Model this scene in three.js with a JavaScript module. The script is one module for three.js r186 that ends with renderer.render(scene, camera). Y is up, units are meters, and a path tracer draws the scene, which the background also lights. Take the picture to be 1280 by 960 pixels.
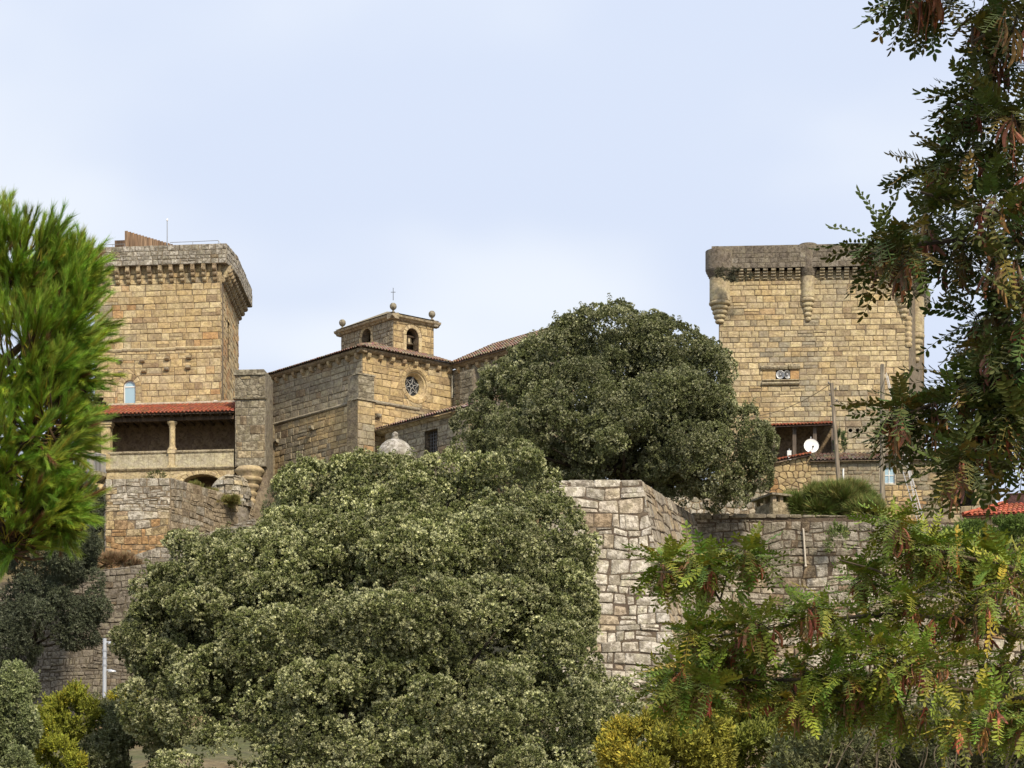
import * as THREE from 'three';
import { mergeGeometries } from 'three/addons/utils/BufferGeometryUtils.js';

// ---------- camera, sky, sun, exposure ----------
const W = 1280, H = 960, F = 2740, HY = 1093, CY = 1.6;   // focal length and horizon in photo pixels; eye height
const scene = new THREE.Scene();
const camera = new THREE.PerspectiveCamera(2 * Math.atan(H / 2 / F) * 180 / Math.PI, W / H, 0.5, 3000);
camera.position.set(0, CY, 0);
camera.setViewOffset(W, H, 0, H / 2 - HY, W, H);           // a shifted lens keeps the verticals upright
const renderer = new THREE.WebGLRenderer({ antialias: true });
renderer.setSize(1024, 768);
renderer.toneMapping = THREE.LinearToneMapping;
renderer.toneMappingExposure = 1.3;
renderer.shadowMap.enabled = true;

const V3 = THREE.Vector3;
function rngOf(seed) { let a = seed >>> 0; return () => { a = (a + 0x6D2B79F5) | 0; let t = Math.imul(a ^ (a >>> 15), 1 | a); t = (t + Math.imul(t ^ (t >>> 7), 61 | t)) ^ t; return ((t ^ (t >>> 14)) >>> 0) / 4294967296; }; }
const rnd = rngOf(20241);
const rr = (a, b) => a + (b - a) * rnd();
const clamp = (x, a = 0, b = 1) => Math.min(b, Math.max(a, x));
const mix = (a, b, t) => a + (b - a) * t;
const smooth = (a, b, x) => { const t = clamp((x - a) / (b - a)); return t * t * (3 - 2 * t); };
const mix3 = (a, b, t) => [mix(a[0], b[0], t), mix(a[1], b[1], t), mix(a[2], b[2], t)];
function hash(x, y, s = 0) { let h = Math.imul(x | 0, 374761393) + Math.imul(y | 0, 668265263) + Math.imul(s | 0, 974634777) | 0; h = Math.imul(h ^ (h >>> 13), 1274126177); return ((h ^ (h >>> 16)) >>> 0) / 4294967296; }
function vnoise(x, y, s = 0, per = 0) {                    // value noise, tileable when per > 0
  const xi = Math.floor(x), yi = Math.floor(y), fx = x - xi, fy = y - yi;
  const m = per ? v => ((v % per) + per) % per : v => v;
  const u = fx * fx * (3 - 2 * fx), v = fy * fy * (3 - 2 * fy);
  const a = hash(m(xi), m(yi), s), b = hash(m(xi + 1), m(yi), s), c = hash(m(xi), m(yi + 1), s), d = hash(m(xi + 1), m(yi + 1), s);
  return mix(mix(a, b, u), mix(c, d, u), v);
}
function fbm(x, y, s = 0, oct = 4, per = 0) { let t = 0, a = 0.5, n = 0; for (let o = 0; o < oct; o++) { t += a * vnoise(x, y, s + o * 7, per); n += a; a *= 0.5; x *= 2; y *= 2; if (per) per *= 2; } return t / n; }

{ // a thin, bright layer of cloud over pale blue
  const w = 1024, h = 512, d = new Float32Array(w * h * 4);
  for (let j = 0; j < h; j++) for (let i = 0; i < w; i++) {
    const el = ((j + 0.5) / h - 0.5) * Math.PI, az = i / w * Math.PI * 2;
    const k = 1 / Math.max(0.22, Math.sin(Math.abs(el)) + 0.16), X = Math.cos(az) * Math.cos(el) * k, Y = Math.sin(az) * Math.cos(el) * k;
    const n = fbm(X * 1.5 + 9, Y * 1.5 + 4, 3, 5), m = fbm(X * 4.5 + 2, Y * 4.5 + 7, 11, 4);
    const c = smooth(0.36, 0.64, n * 0.7 + m * 0.3);
    let col = mix3([0.545, 0.61, 0.745], [0.665, 0.71, 0.78], c);
    if (el < 0) col = mix3(col, [0.32, 0.33, 0.30], smooth(0, 0.12, -el));
    d.set([...col, 1], (j * w + i) * 4);
  }
  const t = new THREE.DataTexture(d, w, h, THREE.RGBAFormat, THREE.FloatType);
  t.mapping = THREE.EquirectangularReflectionMapping; t.magFilter = THREE.LinearFilter; t.minFilter = THREE.LinearFilter; t.needsUpdate = true;
  scene.background = t; scene.environment = t;
}
const sun = new THREE.DirectionalLight(0xfff0d8, 3.5);
const sunDir = new V3(0.48, 0.95, 0.92).normalize();
sun.position.set(0, 25, -100).addScaledVector(sunDir, 200); sun.target.position.set(0, 25, -100);
sun.castShadow = true; sun.shadow.radius = 12; sun.shadow.mapSize.set(4096, 4096);
Object.assign(sun.shadow.camera, { left: -80, right: 80, top: 90, bottom: -90, near: 1, far: 420 });
scene.add(sun, sun.target);

// ---------- helpers ----------
const at = (px, py, D) => new V3((px - 640) / F * D, CY + (HY - py) / F * D, -D);   // the place D metres in that the photo shows at a pixel
const taken = {};
const numbered = n => { const k = taken[n] = (taken[n] ?? -1) + 1; return k ? n + '_' + String(k).padStart(3, '0') : n; };
function thing(name, label, category, base, group) {
  const o = new THREE.Group(); o.name = numbered(name); o.position.copy(base); o.userData = { label, category };
  if (group) o.userData.group = group;
  scene.add(o); return o;
}
function add(parent, name, geo, mat, extra) {              // geometry is in world metres; a part shifts it back to its thing's base
  const m = new THREE.Mesh(geo, mat); m.name = name; m.castShadow = m.receiveShadow = true;
  if (parent.isMesh !== true) m.position.copy(parent.position).negate();
  if (extra) Object.assign(m.userData, extra);
  parent.add(m); return m;
}
function solo(name, label, category, base, geo, mat, group) {
  const m = new THREE.Mesh(geo.translate(-base.x, -base.y, -base.z), mat); m.name = numbered(name); m.position.copy(base);
  m.castShadow = m.receiveShadow = true; m.userData = { label, category }; if (group) m.userData.group = group;
  scene.add(m); return m;
}
class G {                                                  // triangle soup with colours; uv comes from a box projection in metres
  constructor() { this.p = []; this.c = []; this.ou = 0; this.ov = 0; this.o = []; }
  tri(a, b, c, k) { this.p.push(a.x, a.y, a.z, b.x, b.y, b.z, c.x, c.y, c.z); for (let i = 0; i < 3; i++) { this.c.push(k[0], k[1], k[2]); this.o.push(this.ou, this.ov); } }
  quad(a, b, c, d, k) { this.tri(a, b, c, k); this.tri(a, c, d, k); }
  build() {
    const g = new THREE.BufferGeometry();
    g.setAttribute('position', new THREE.Float32BufferAttribute(this.p, 3));
    g.computeVertexNormals();
    g.setAttribute('color', new THREE.Float32BufferAttribute(this.c, 3));
    boxUV(g, this.o); return g;
  }
}
function boxUV(g, off, ou = 0, ov = 0) {
  const p = g.attributes.position.array, n = p.length / 3, uv = new Float32Array(n * 2);
  for (let i = 0; i < n; i += 3) {
    const q = i * 3, ax = p[q + 3] - p[q], ay = p[q + 4] - p[q + 1], az = p[q + 5] - p[q + 2], bx = p[q + 6] - p[q], by = p[q + 7] - p[q + 1], bz = p[q + 8] - p[q + 2];
    const nx = Math.abs(ay * bz - az * by), ny = Math.abs(az * bx - ax * bz), nz = Math.abs(ax * by - ay * bx);
    for (let k = 0; k < 3; k++) {
      const r = (i + k) * 3, x = p[r], y = p[r + 1], z = p[r + 2];
      const [u, v] = ny > nx && ny > nz ? [x, z] : nx > nz ? [z, y] : [x, y];
      uv[(i + k) * 2] = u / 3 + (off ? off[(i + k) * 2] : ou); uv[(i + k) * 2 + 1] = v / 3 + (off ? off[(i + k) * 2 + 1] : ov);
    }
  }
  g.setAttribute('uv', new THREE.BufferAttribute(uv, 2));
}
function fin(g, tint = [1, 1, 1]) {                        // any three geometry -> soup with colour and metre uv, own normals kept
  const o = g.index ? g.toNonIndexed() : g.clone(); const n = o.attributes.position.count, c = new Float32Array(n * 3);
  for (let i = 0; i < n; i++) c.set(tint, i * 3);
  o.setAttribute('color', new THREE.BufferAttribute(c, 3)); boxUV(o, null, rnd(), rnd());
  for (const k of Object.keys(o.attributes)) if (!['position', 'normal', 'color', 'uv'].includes(k)) o.deleteAttribute(k);
  o.morphAttributes = {}; return o;
}
const merge = list => mergeGeometries(list, false);
// a box from a frame: origin, three edge vectors
function boxG(g, o, a, b, c, k) {
  const P = (i, j, l) => o.clone().addScaledVector(a, i).addScaledVector(b, j).addScaledVector(c, l);
  const v = [P(0, 0, 0), P(1, 0, 0), P(1, 1, 0), P(0, 1, 0), P(0, 0, 1), P(1, 0, 1), P(1, 1, 1), P(0, 1, 1)];
  const flip = a.clone().cross(b).dot(c) < 0;
  for (const f of [[3, 2, 1, 0], [4, 5, 6, 7], [0, 1, 5, 4], [1, 2, 6, 5], [2, 3, 7, 6], [3, 0, 4, 7]]) { const q = flip ? [...f].reverse() : f; g.quad(v[q[0]], v[q[1]], v[q[2]], v[q[3]], k); }
}
function rod(a, b, r0, r1, k, seg = 6) {                   // a tapered round bar between two points
  const d = b.clone().sub(a), g = new THREE.CylinderGeometry(r1, r0, d.length(), seg, 1);
  g.applyQuaternion(new THREE.Quaternion().setFromUnitVectors(new V3(0, 1, 0), d.clone().normalize()));
  g.translate((a.x + b.x) / 2, (a.y + b.y) / 2, (a.z + b.z) / 2); return fin(g, k);
}
function limb(pts, r0, r1, k, seg = 6) {                   // a tapering branch along points
  const c = new THREE.CatmullRomCurve3(pts), n = Math.max(4, pts.length * 4), fr = c.computeFrenetFrames(n, false), g = new G(), ring = [];
  for (let i = 0; i <= n; i++) { const p = c.getPointAt(i / n), r = mix(r0, r1, i / n), q = []; for (let j = 0; j < seg; j++) { const a = j / seg * Math.PI * 2; q.push(p.clone().addScaledVector(fr.normals[i], Math.cos(a) * r).addScaledVector(fr.binormals[i], Math.sin(a) * r)); } ring.push(q); }
  for (let i = 0; i < n; i++) for (let j = 0; j < seg; j++) { const j2 = (j + 1) % seg; g.quad(ring[i][j], ring[i][j2], ring[i + 1][j2], ring[i + 1][j], k); }
  return g.build();
}
// a wall plane: A to B left to right as seen from outside; u along it, v up from Y0, w outward
function frame(pxA, DA, pxB, DB, Y0, o = {}) {
  const A = at(pxA, 0, DA), B = at(pxB, 0, DB); A.y = B.y = Y0; return frameW(A, B, o);
}
function frameW(A, B, { bat = 0, top = 0 } = {}) {
  const dir = B.clone().sub(A); dir.y = 0; const L = dir.length(); dir.normalize(); const n = dir.clone().cross(new V3(0, 1, 0)); const Y0 = A.y;
  const P = (u, v, w = 0) => new V3(A.x + dir.x * u + n.x * (w + bat * (top - v)), Y0 + v, A.z + dir.z * u + n.z * (w + bat * (top - v)));
  const uv = (px, py) => { const dx = (px - 640) / F, dy = (HY - py) / F, t = (A.x * n.x + A.z * n.z) / (dx * n.x - n.z), x = dx * t, z = -t; return [(x - A.x) * dir.x + (z - A.z) * dir.z, CY + dy * t - Y0]; };
  return { A, B, L, dir, n, P, uv, Y0, bat };
}
// ---------- polygons on a wall ----------
const area = p => { let s = 0; for (let i = 0; i < p.length; i++) { const a = p[i], b = p[(i + 1) % p.length]; s += a[0] * b[1] - b[0] * a[1]; } return s / 2; };
function cut(p, nx, ny, c) {                               // keep nx*u + ny*v <= c
  const out = [];
  for (let i = 0; i < p.length; i++) {
    const a = p[i], b = p[(i + 1) % p.length], da = nx * a[0] + ny * a[1] - c, db = nx * b[0] + ny * b[1] - c;
    if (da <= 0) out.push(a);
    if ((da < 0 && db > 0) || (da > 0 && db < 0)) { const t = da / (da - db); out.push([mix(a[0], b[0], t), mix(a[1], b[1], t)]); }
  }
  return out;
}
function minus(p, hole) {                                  // convex p minus convex counter-clockwise hole -> convex pieces
  let rest = p; const out = [];
  for (let i = 0; i < hole.length && rest.length > 2; i++) {
    const a = hole[i], b = hole[(i + 1) % hole.length], nx = b[1] - a[1], ny = a[0] - b[0], c = nx * a[0] + ny * a[1];
    const o = cut(rest, -nx, -ny, -c); if (o.length > 2 && area(o) > 1e-4) out.push(o);
    rest = cut(rest, nx, ny, c);
  }
  return rest.length > 2 && area(rest) > 1e-5 ? out : [p];
}
const line2 = (a, b) => { const nx = -(b[1] - a[1]), ny = b[0] - a[0]; return [nx, ny, nx * a[0] + ny * a[1]]; };   // keeps what lies right of a -> b (below a line drawn left to right)
const rect = (u0, v0, u1, v1) => [[u0, v0], [u1, v0], [u1, v1], [u0, v1]];
const archPts = (uc, v0, r, vs, n = 8, rv = r) => { const p = [[uc - r, v0], [uc + r, v0]]; for (let i = 0; i <= n; i++) { const a = i / n * Math.PI; p.push([uc + Math.cos(a) * r, vs + Math.sin(a) * rv]); } return p; };
const circPts = (uc, vc, r, n = 16) => Array.from({ length: n }, (_, i) => [uc + Math.cos(i / n * 2 * Math.PI) * r, vc + Math.sin(i / n * 2 * Math.PI) * r]);
function roundPoly(p, f) { const o = []; for (let i = 0; i < p.length; i++) { const a = p[(i + p.length - 1) % p.length], b = p[i], c = p[(i + 1) % p.length]; const e = f * rr(0.6, 1.3); o.push([mix(b[0], a[0], e), mix(b[1], a[1], e)], [mix(b[0], c[0], e), mix(b[1], c[1], e)]); } return o; }
function tidy(p) { return p.filter((a, i) => { const b = p[(i + 1) % p.length]; return Math.hypot(a[0] - b[0], a[1] - b[1]) > 0.012; }); }
// one stone on a wall: sides, worn edge, face
function stone(list, fr, poly, { d = 0.03, bev = 0.03, bulge = 0.01, tint, back = 0.1, tilt = 0.012 }) {
  poly = tidy(poly); if (poly.length < 3) return; const a2 = area(poly); if (a2 < 0.006) return;
  const n = poly.length; let cu = 0, cv = 0; for (const q of poly) { cu += q[0] / n; cv += q[1] / n; }
  const tu = rr(-tilt, tilt), tv = rr(-tilt, tilt), k = tint, g = new G(); g.ou = rnd() * 5; g.ov = rnd() * 5;
  const A = [], B = [], C = [];
  for (const [u, v] of poly) {
    const L = Math.hypot(u - cu, v - cv) || 1, f = Math.min(0.45, bev * 1.3 / L), iu = mix(u, cu, f), iv = mix(v, cv, f), t = (u - cu) * tu / 0.3 + (v - cv) * tv / 0.3;
    A.push(fr.P(u, v, -back)); B.push(fr.P(u, v, d - bev * 0.8 + t)); C.push(fr.P(iu, iv, d + t + rr(-0.004, 0.004)));
  }
  const m = fr.P(cu, cv, d + bulge);
  for (let i = 0; i < n; i++) { const j = (i + 1) % n; g.quad(A[i], A[j], B[j], B[i], k); g.quad(B[i], B[j], C[j], C[i], k); g.tri(C[i], C[j], m, k); }
  const face = Math.abs(fr.n.z * m.z + fr.n.x * m.x) / Math.hypot(m.x, m.z);
  list.push({ g, score: a2 * face * (F / -m.z) ** 2 });
}
function lay(list, fr, o) {                                // fill u0..u1, v0..v1 with stones, minus holes, inside clips
  const { u0 = 0, v0 = 0, u1 = fr.L, v1, h = 0.4, l = 0.7, gap = 0.03, mode = 'ashlar', holes = [], clips = [], tint, d = [0.015, 0.05], bev = 0.03, round = 0, jit = 0.012, bulge = 0.01, vary = 0.25, wave = 0, split = 0.18 } = o;
  let cells = [];
  if (mode === 'ashlar') {
    for (let v = v0; v < v1 - 0.05;) {
      let hh = h * rr(1 - vary, 1 + vary); if (v + hh > v1 - h * 0.4) hh = v1 - v;
      for (let u = u0 - l * rnd(); u < u1;) {
        let ll = l * rr(0.55, 1.5), p = rect(u, v, u + ll, v + hh);
        if (wave && rnd() < split) { const s = rr(0.35, 0.65); if (rnd() < 0.5) { cells.push(rect(u, v, u + ll * s, v + hh)); p = rect(u + ll * s, v, u + ll, v + hh); } else { cells.push(rect(u, v, u + ll, v + hh * s)); p = rect(u, v + hh * s, u + ll, v + hh); } } else if (ll > l * 1.1 && hh > h && rnd() < 0.18) { const s = rr(0.4, 0.6) * hh; cells.push(rect(u, v, u + ll, v + s)); p = rect(u, v + s, u + ll, v + hh); }
        cells.push(p); u += ll;
      }
      v += hh;
    }
    cells = cells.map(p => { p = cut(cut(p, -1, 0, -u0), 1, 0, u1); if (p.length < 3) return p; let c = p.reduce((s, q) => [s[0] + q[0] / p.length, s[1] + q[1] / p.length], [0, 0]); return p.map(q => [q[0] + Math.sign(c[0] - q[0]) * gap / 2 + rr(-jit, jit), q[1] + Math.sign(c[1] - q[1]) * gap / 2 + rr(-jit, jit)]); });
    if (wave) cells = cells.map(p => p.map(([u, v]) => [u + wave * 0.6 * (vnoise(u * 1.7 + 9, v * 1.7, 202) - 0.5), v + wave * (vnoise(u * 0.8, v * 0.9, 200) - 0.5) * 2 * smooth(0, 0.6, v1 - v)]));
  } else {                                                 // rubble: Voronoi cells of jittered, loosely coursed points
    const nx = Math.ceil((u1 - u0) / l) + 2, ny = Math.ceil((v1 - v0) / h) + 2, pts = [];
    let yc = -1.2; for (let j = -1; yc < ny; j++) { const rh = rr(0.62, 1.42), dens = rr(0.7, 1.35) * (0.6 + 0.4 * rh); yc += rh / 2; for (let i = -1; i < nx / dens; i++) { pts.push([i * dens + (j & 1 ? 0.5 : 0) + rr(-0.36, 0.36), yc + rr(-0.2, 0.2), i, j]); if (rnd() < 0.2) pts.push([(i + 0.5) * dens + rr(-0.3, 0.3), yc + rr(-0.5, 0.5) * rh, i, j]); } yc += rh / 2; }
    const rows = new Map(); for (const q of pts) { if (!rows.has(q[3])) rows.set(q[3], []); rows.get(q[3]).push(q); }
    for (const q of pts) {
      let p = rect(q[0] - 2.2, q[1] - 2.2, q[0] + 2.2, q[1] + 2.2);
      for (let j = q[3] - 3; j <= q[3] + 3; j++) for (const r of rows.get(j) || []) {
        const dx = r[0] - q[0], dy = r[1] - q[1], dd = Math.hypot(dx, dy); if (r === q || dd > 3 || dd < 1e-6) continue;
        p = cut(p, dx / dd, dy / dd, (dx * (r[0] + q[0]) + dy * (r[1] + q[1])) / 2 / dd - gap / 2 / ((l + h) / 2)); if (p.length < 3) break;
      }
      if (p.length < 3) continue;
      p = p.map(s => [u0 + s[0] * l, v0 + s[1] * h]); p = cut(cut(cut(cut(p, -1, 0, -u0), 1, 0, u1), 0, -1, -v0), 0, 1, v1);
      if (p.length > 2) cells.push(p);
    }
  }
  for (let p of cells) {
    for (const c of clips) if (p.length > 2) p = cut(p, ...c);
    if (p.length < 3) continue;
    let ps = [p]; for (const hl of holes) ps = ps.flatMap(q => minus(q, hl));
    for (let q of ps) {
      q = tidy(q); if (q.length < 3 || area(q) < 0.01) continue;
      if (round && area(q) > 0.02) q = roundPoly(q, round);
      let c = q.reduce((s, t) => [s[0] + t[0] / q.length, s[1] + t[1] / q.length], [0, 0]);
      stone(list, fr, q, { d: rr(...d), bev, bulge, tint: tint(c[0], c[1], fr) });
    }
  }
}
function setStones(parent, list, mat, most = 300, name = 'stone') {
  list.sort((a, b) => b.score - a.score); const rest = [];
  list.forEach((s, i) => { if (i < most && s.score > 40) add(parent, name, s.g.build(), mat); else rest.push(s.g); });
  if (rest.length) { const g = new G(); for (const r of rest) for (const k of ['p', 'c', 'o']) { const a = g[k], b = r[k]; for (let i = 0; i < b.length; i++) a.push(b[i]); } add(parent, 'small_stones', g.build(), mat, { kind: 'stuff' }); }
}
function coreG(fr, pts, holes = [], T = 0.7, w = 0.0, k = [0.26, 0.207, 0.138]) {   // the mortar-faced body behind the stones, with openings through it
  const s = new THREE.Shape(pts.map(q => new THREE.Vector2(...q))); for (const h of holes) s.holes.push(new THREE.Path(h.map(q => new THREE.Vector2(...q))));
  const g = new THREE.ExtrudeGeometry(s, { depth: T, bevelEnabled: false }), p = g.attributes.position;
  for (let i = 0; i < p.count; i++) { const q = fr.P(p.getX(i), p.getY(i), p.getZ(i) - T + w); p.setXYZ(i, q.x, q.y, q.z); }
  g.deleteAttribute('normal'); g.computeVertexNormals(); return fin(g, k);
}
function blockG(fr, u0, v0, u1, v1, w0, w1, k) { const g = new G(); const o = fr.P(u0, v0, w0); boxG(g, o, fr.P(u1, v0, w0).sub(o), fr.P(u0, v1, w0).sub(o), fr.P(u0, v0, w1).sub(o), k); return g.build(); }
function profileG(fr, u0, u1, prof, k) {                   // a moulding: profile in (w, v) drawn along u
  const g = new G(), n = prof.length;
  for (let i = 0; i < n; i++) { const a = prof[i], b = prof[(i + 1) % n]; g.quad(fr.P(u0, a[1], a[0]), fr.P(u1, a[1], a[0]), fr.P(u1, b[1], b[0]), fr.P(u0, b[1], b[0]), k); }
  const s = THREE.ShapeUtils.triangulateShape(prof.map(q => new THREE.Vector2(...q)), []);
  for (const t of s) for (const u of [u0, u1]) g.tri(...t.map(i => fr.P(u, prof[i][1], prof[i][0])), k);
  return g.build();
}
function lathe(c, prof, k, seg = 18) { const g = new THREE.LatheGeometry(prof.map(q => new THREE.Vector2(q[0], q[1])), seg); g.translate(c.x, c.y, c.z); return fin(g, k); }
function ballG(c, r, k, sy = 1) { const g = new THREE.SphereGeometry(r, 14, 10); g.scale(1, sy, 1); g.translate(c.x, c.y, c.z); return fin(g, k); }
// barrel tiles on a roof plane: O at one end of the eave, U along it, S up the slope
function tilesG(O, U, S, Wd, L, { cw = 0.25, tl = 0.42, tint, inside = () => true, r = 0.12 } = {}) {
  const g = new G(), N = U.clone().cross(S).normalize(); if (N.y < 0) N.negate();
  const P = (u, s, w) => O.clone().addScaledVector(U, u).addScaledVector(S, s).addScaledVector(N, w);
  const nc = Math.round(Wd / cw), nr = Math.ceil(L / tl);
  for (let i = 0; i < nc; i++) for (let j = 0; j < nr; j++) {
    const u = (i + 0.5) * Wd / nc, s0 = j * tl; if (!inside(u, s0)) continue;
    const k = tint(u, s0), s1 = Math.min(L, s0 + tl * 1.15), ru = rr(-0.012, 0.012), lift = rr(0, 0.012), r0 = r * rr(0.95, 1.05), r1 = r * 0.84;
    for (let q = 0; q < 5; q++) {
      const a = Math.PI * q / 5, b = Math.PI * (q + 1) / 5, e = (t, rad, s, o) => P(u + ru - Math.cos(t) * rad, s, Math.sin(t) * rad * 0.8 + o);
      g.quad(e(a, r0, s0, 0.03 + lift), e(b, r0, s0, 0.03 + lift), e(b, r1, s1, 0.005), e(a, r1, s1, 0.005), k);
      g.quad(e(a, r0, s0, 0.03 + lift), e(b, r0, s0, 0.03 + lift), e(b, r0 - 0.02, s0, 0.02 + lift), e(a, r0 - 0.02, s0, 0.02 + lift), k);
    }
    if (j === 0) { const t2 = tint(u, s0); for (let q = 0; q < 3; q++) { const uu = u + Wd / nc / 2, e = (x, s) => P(uu + x, s, 0.015 + Math.abs(x) * 0.5 - 0.03); g.quad(e(-0.1, -0.05), e(0.1, -0.05), e(0.1, tl), e(-0.1, tl), t2); break; } }
  }
  return g.build();
}
// ---------- textures: grain, stains and lichen (matter, no light) ----------
function tex(n, fn, srgb = true) {
  const d = new Uint8Array(n * n * 4);
  for (let j = 0; j < n; j++) for (let i = 0; i < n; i++) { const c = fn(i / n, j / n), o = (j * n + i) * 4; for (let k = 0; k < 3; k++) d[o + k] = clamp(c[k]) * 255; d[o + 3] = 255; }
  const t = new THREE.DataTexture(d, n, n, THREE.RGBAFormat); t.wrapS = t.wrapT = THREE.RepeatWrapping; t.magFilter = THREE.LinearFilter; t.minFilter = THREE.LinearMipmapLinearFilter; t.generateMipmaps = true;
  if (srgb) t.colorSpace = THREE.SRGBColorSpace; t.needsUpdate = true; return t;
}
const stoneTex = (seed, lichen, dark, base = 1) => tex(512, (x, y) => {
  const a = fbm(x * 8, y * 8, seed, 4, 8), b = fbm(x * 40, y * 40, seed + 50, 3, 40), c = fbm(x * 14, y * 14, seed + 90, 4, 14), e = fbm(x * 22, y * 22, seed + 130, 3, 22);
  let v = (0.90 + (a - 0.5) * 0.34 + (b - 0.5) * 0.30) * base, k = [v, v * (0.985 + (a - 0.5) * 0.05), v * (0.97 + (c - 0.5) * 0.12)];
  const li = smooth(0.60 - lichen * 0.14, 0.66 - lichen * 0.10, c) * lichen; k = mix3(k, [0.97, 0.97, 0.97], li * (0.45 + b * 0.6));
  const dk = smooth(0.60 - dark * 0.08, 0.68 - dark * 0.05, e) * dark; return mix3(k, [0.52, 0.50, 0.47], dk * 0.8);
});
const grain = tex(512, (x, y) => { const v = 0.5 + (fbm(x * 10, y * 10, 300, 4, 10) - 0.5) * 0.9 + (fbm(x * 60, y * 60, 310, 2, 60) - 0.5) * 0.6; return [v, v, v]; }, false);
const mat = (o) => new THREE.MeshStandardMaterial({ vertexColors: true, roughness: 0.95, metalness: 0, side: THREE.DoubleSide, ...o });
const M = {
  ashlar: mat({ map: stoneTex(1, 0.25, 0.3), bumpMap: grain, bumpScale: 0.02 }),
  lichen: mat({ map: stoneTex(21, 0.95, 0.55, 0.80), bumpMap: grain, bumpScale: 0.05 }),
  grey: mat({ map: stoneTex(41, 0.5, 0.6), bumpMap: grain, bumpScale: 0.04 }),
  mortar: mat({ map: stoneTex(61, 0.2, 0.5), bumpMap: grain, bumpScale: 0.04 }),
  tile: mat({ map: stoneTex(81, 0.25, 0.5), bumpMap: grain, bumpScale: 0.01, roughness: 0.9 }),
  wood: mat({ map: tex(256, (x, y) => { const v = 0.7 + (fbm(x * 48, y * 4, 400, 3, 48) - 0.5) * 0.6; return [v, v * 0.98, v * 0.95]; }), roughness: 0.85 }),
  metal: mat({ roughness: 0.45, metalness: 0.6 }),
  paint: mat({ roughness: 0.55 }),
  dark: mat({ roughness: 0.9 }),
  glass: new THREE.MeshPhysicalMaterial({ color: 0xbfdcea, roughness: 0.06, metalness: 0.0, transmission: 0.35, thickness: 0, ior: 1.5, side: THREE.DoubleSide }),
  bark: mat({ map: tex(256, (x, y) => { const v = 0.7 + (fbm(x * 20, y * 20, 500, 4, 20) - 0.5) * 0.8; return [v, v * 0.97, v * 0.93]; }), bumpMap: grain, bumpScale: 0.02 }),
};
// stone tones (linear base colours)
const GOLD = [0.555, 0.425, 0.228], PALE = [0.62, 0.515, 0.315], GREYS = [0.37, 0.335, 0.25], ORANGE = [0.50, 0.27, 0.11], BROWN = [0.33, 0.24, 0.145], DARKS = [0.22, 0.20, 0.165];
function tone(o = {}) {
  const { seed = 0, grey = 0.35, orange = 0.12, pale = 0.4, scale = 1, f = 0.28, gold = GOLD, palec = PALE, greyc = GREYS } = o;
  return (u, v) => {
    const a = vnoise(u * f, v * f, seed) * 0.65 + rnd() * 0.35, b = vnoise(u * f * 1.7 + 40, v * f * 1.7, seed + 3) * 0.5 + rnd() * 0.5, c = vnoise(u * 0.5, v * 0.5, seed + 8) * 0.5 + rnd() * 0.5;
    let k = mix3(gold, palec, smooth(0.75 - pale, 1.15 - pale, b)); k = mix3(k, greyc, smooth(0.85 - grey, 1.1 - grey, a) * 0.9); k = mix3(k, ORANGE, smooth(0.93 - orange, 1.02 - orange, c) * 0.7); if (rnd() < 0.06) k = mix3(k, BROWN, 0.7);
    const s = scale * rr(0.80, 1.14); return [k[0] * s, k[1] * s, k[2] * s];
  };
}
// ---------- terrain ----------
const lerpTab = (t, x) => { for (let i = 1; i < t.length; i++) if (x <= t[i][0]) { const a = t[i - 1], b = t[i]; return mix(a[1], b[1], clamp((x - a[0]) / (b[0] - a[0]))); } return t[t.length - 1][1]; };
const profL = [[-60, -1], [0, 0], [15, 0], [60, 2.2], [97, 6.5], [126, 10], [130.4, 11], [131.2, 19], [138.2, 20.6], [139, 25.6], [150, 26.2], [220, 24], [420, 8]];
const profC = [[-60, -1], [0, 0], [15, 0], [60, 2.2], [97, 7], [110, 10], [131, 17.5], [139, 20.5], [146, 22], [151, 24], [158, 26.2], [220, 24], [420, 8]];
const profR = [[-60, -1], [0, 0], [15, 0], [60, 2.2], [94, 6.2], [101, 7], [101.8, 18.6], [112, 19], [130, 22], [143, 24.6], [160, 25.5], [220, 24], [420, 8]];
const profS = [[-60, -1], [0, 0], [15, 0], [60, 2.2], [94, 6.2], [109.6, 9], [110.4, 18.8], [112, 19], [130, 22], [143, 24.6], [160, 25.5], [220, 24], [420, 8]];
const profU = [[-60, -1], [0, 0], [15, 0], [60, 2.2], [97, 7], [110, 10], [131, 18], [139, 22], [143.5, 25.6], [150, 26.4], [220, 24], [420, 8]];
const ground = (x, D) => { const a = lerpTab(profL, D), b = lerpTab(profC, D), c = lerpTab(profR, D), d = lerpTab(profS, D); const xb = mix(-14, -21.4 + clamp(D - 137.6, 0, 9) * 0.48, smooth(134, 137.5, D)); return mix(mix(mix(a, mix(b, lerpTab(profU, D), smooth(-16, -14.5, x)), smooth(xb - 1.9, xb - 0.6, x)), c, smooth(1.6, 3.0, x)), d, smooth(6.0, 8.6, x)) + (vnoise(x * 0.2, D * 0.2, 70) - 0.5) * 0.5 * smooth(6, 20, Math.abs(D)); };
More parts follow.
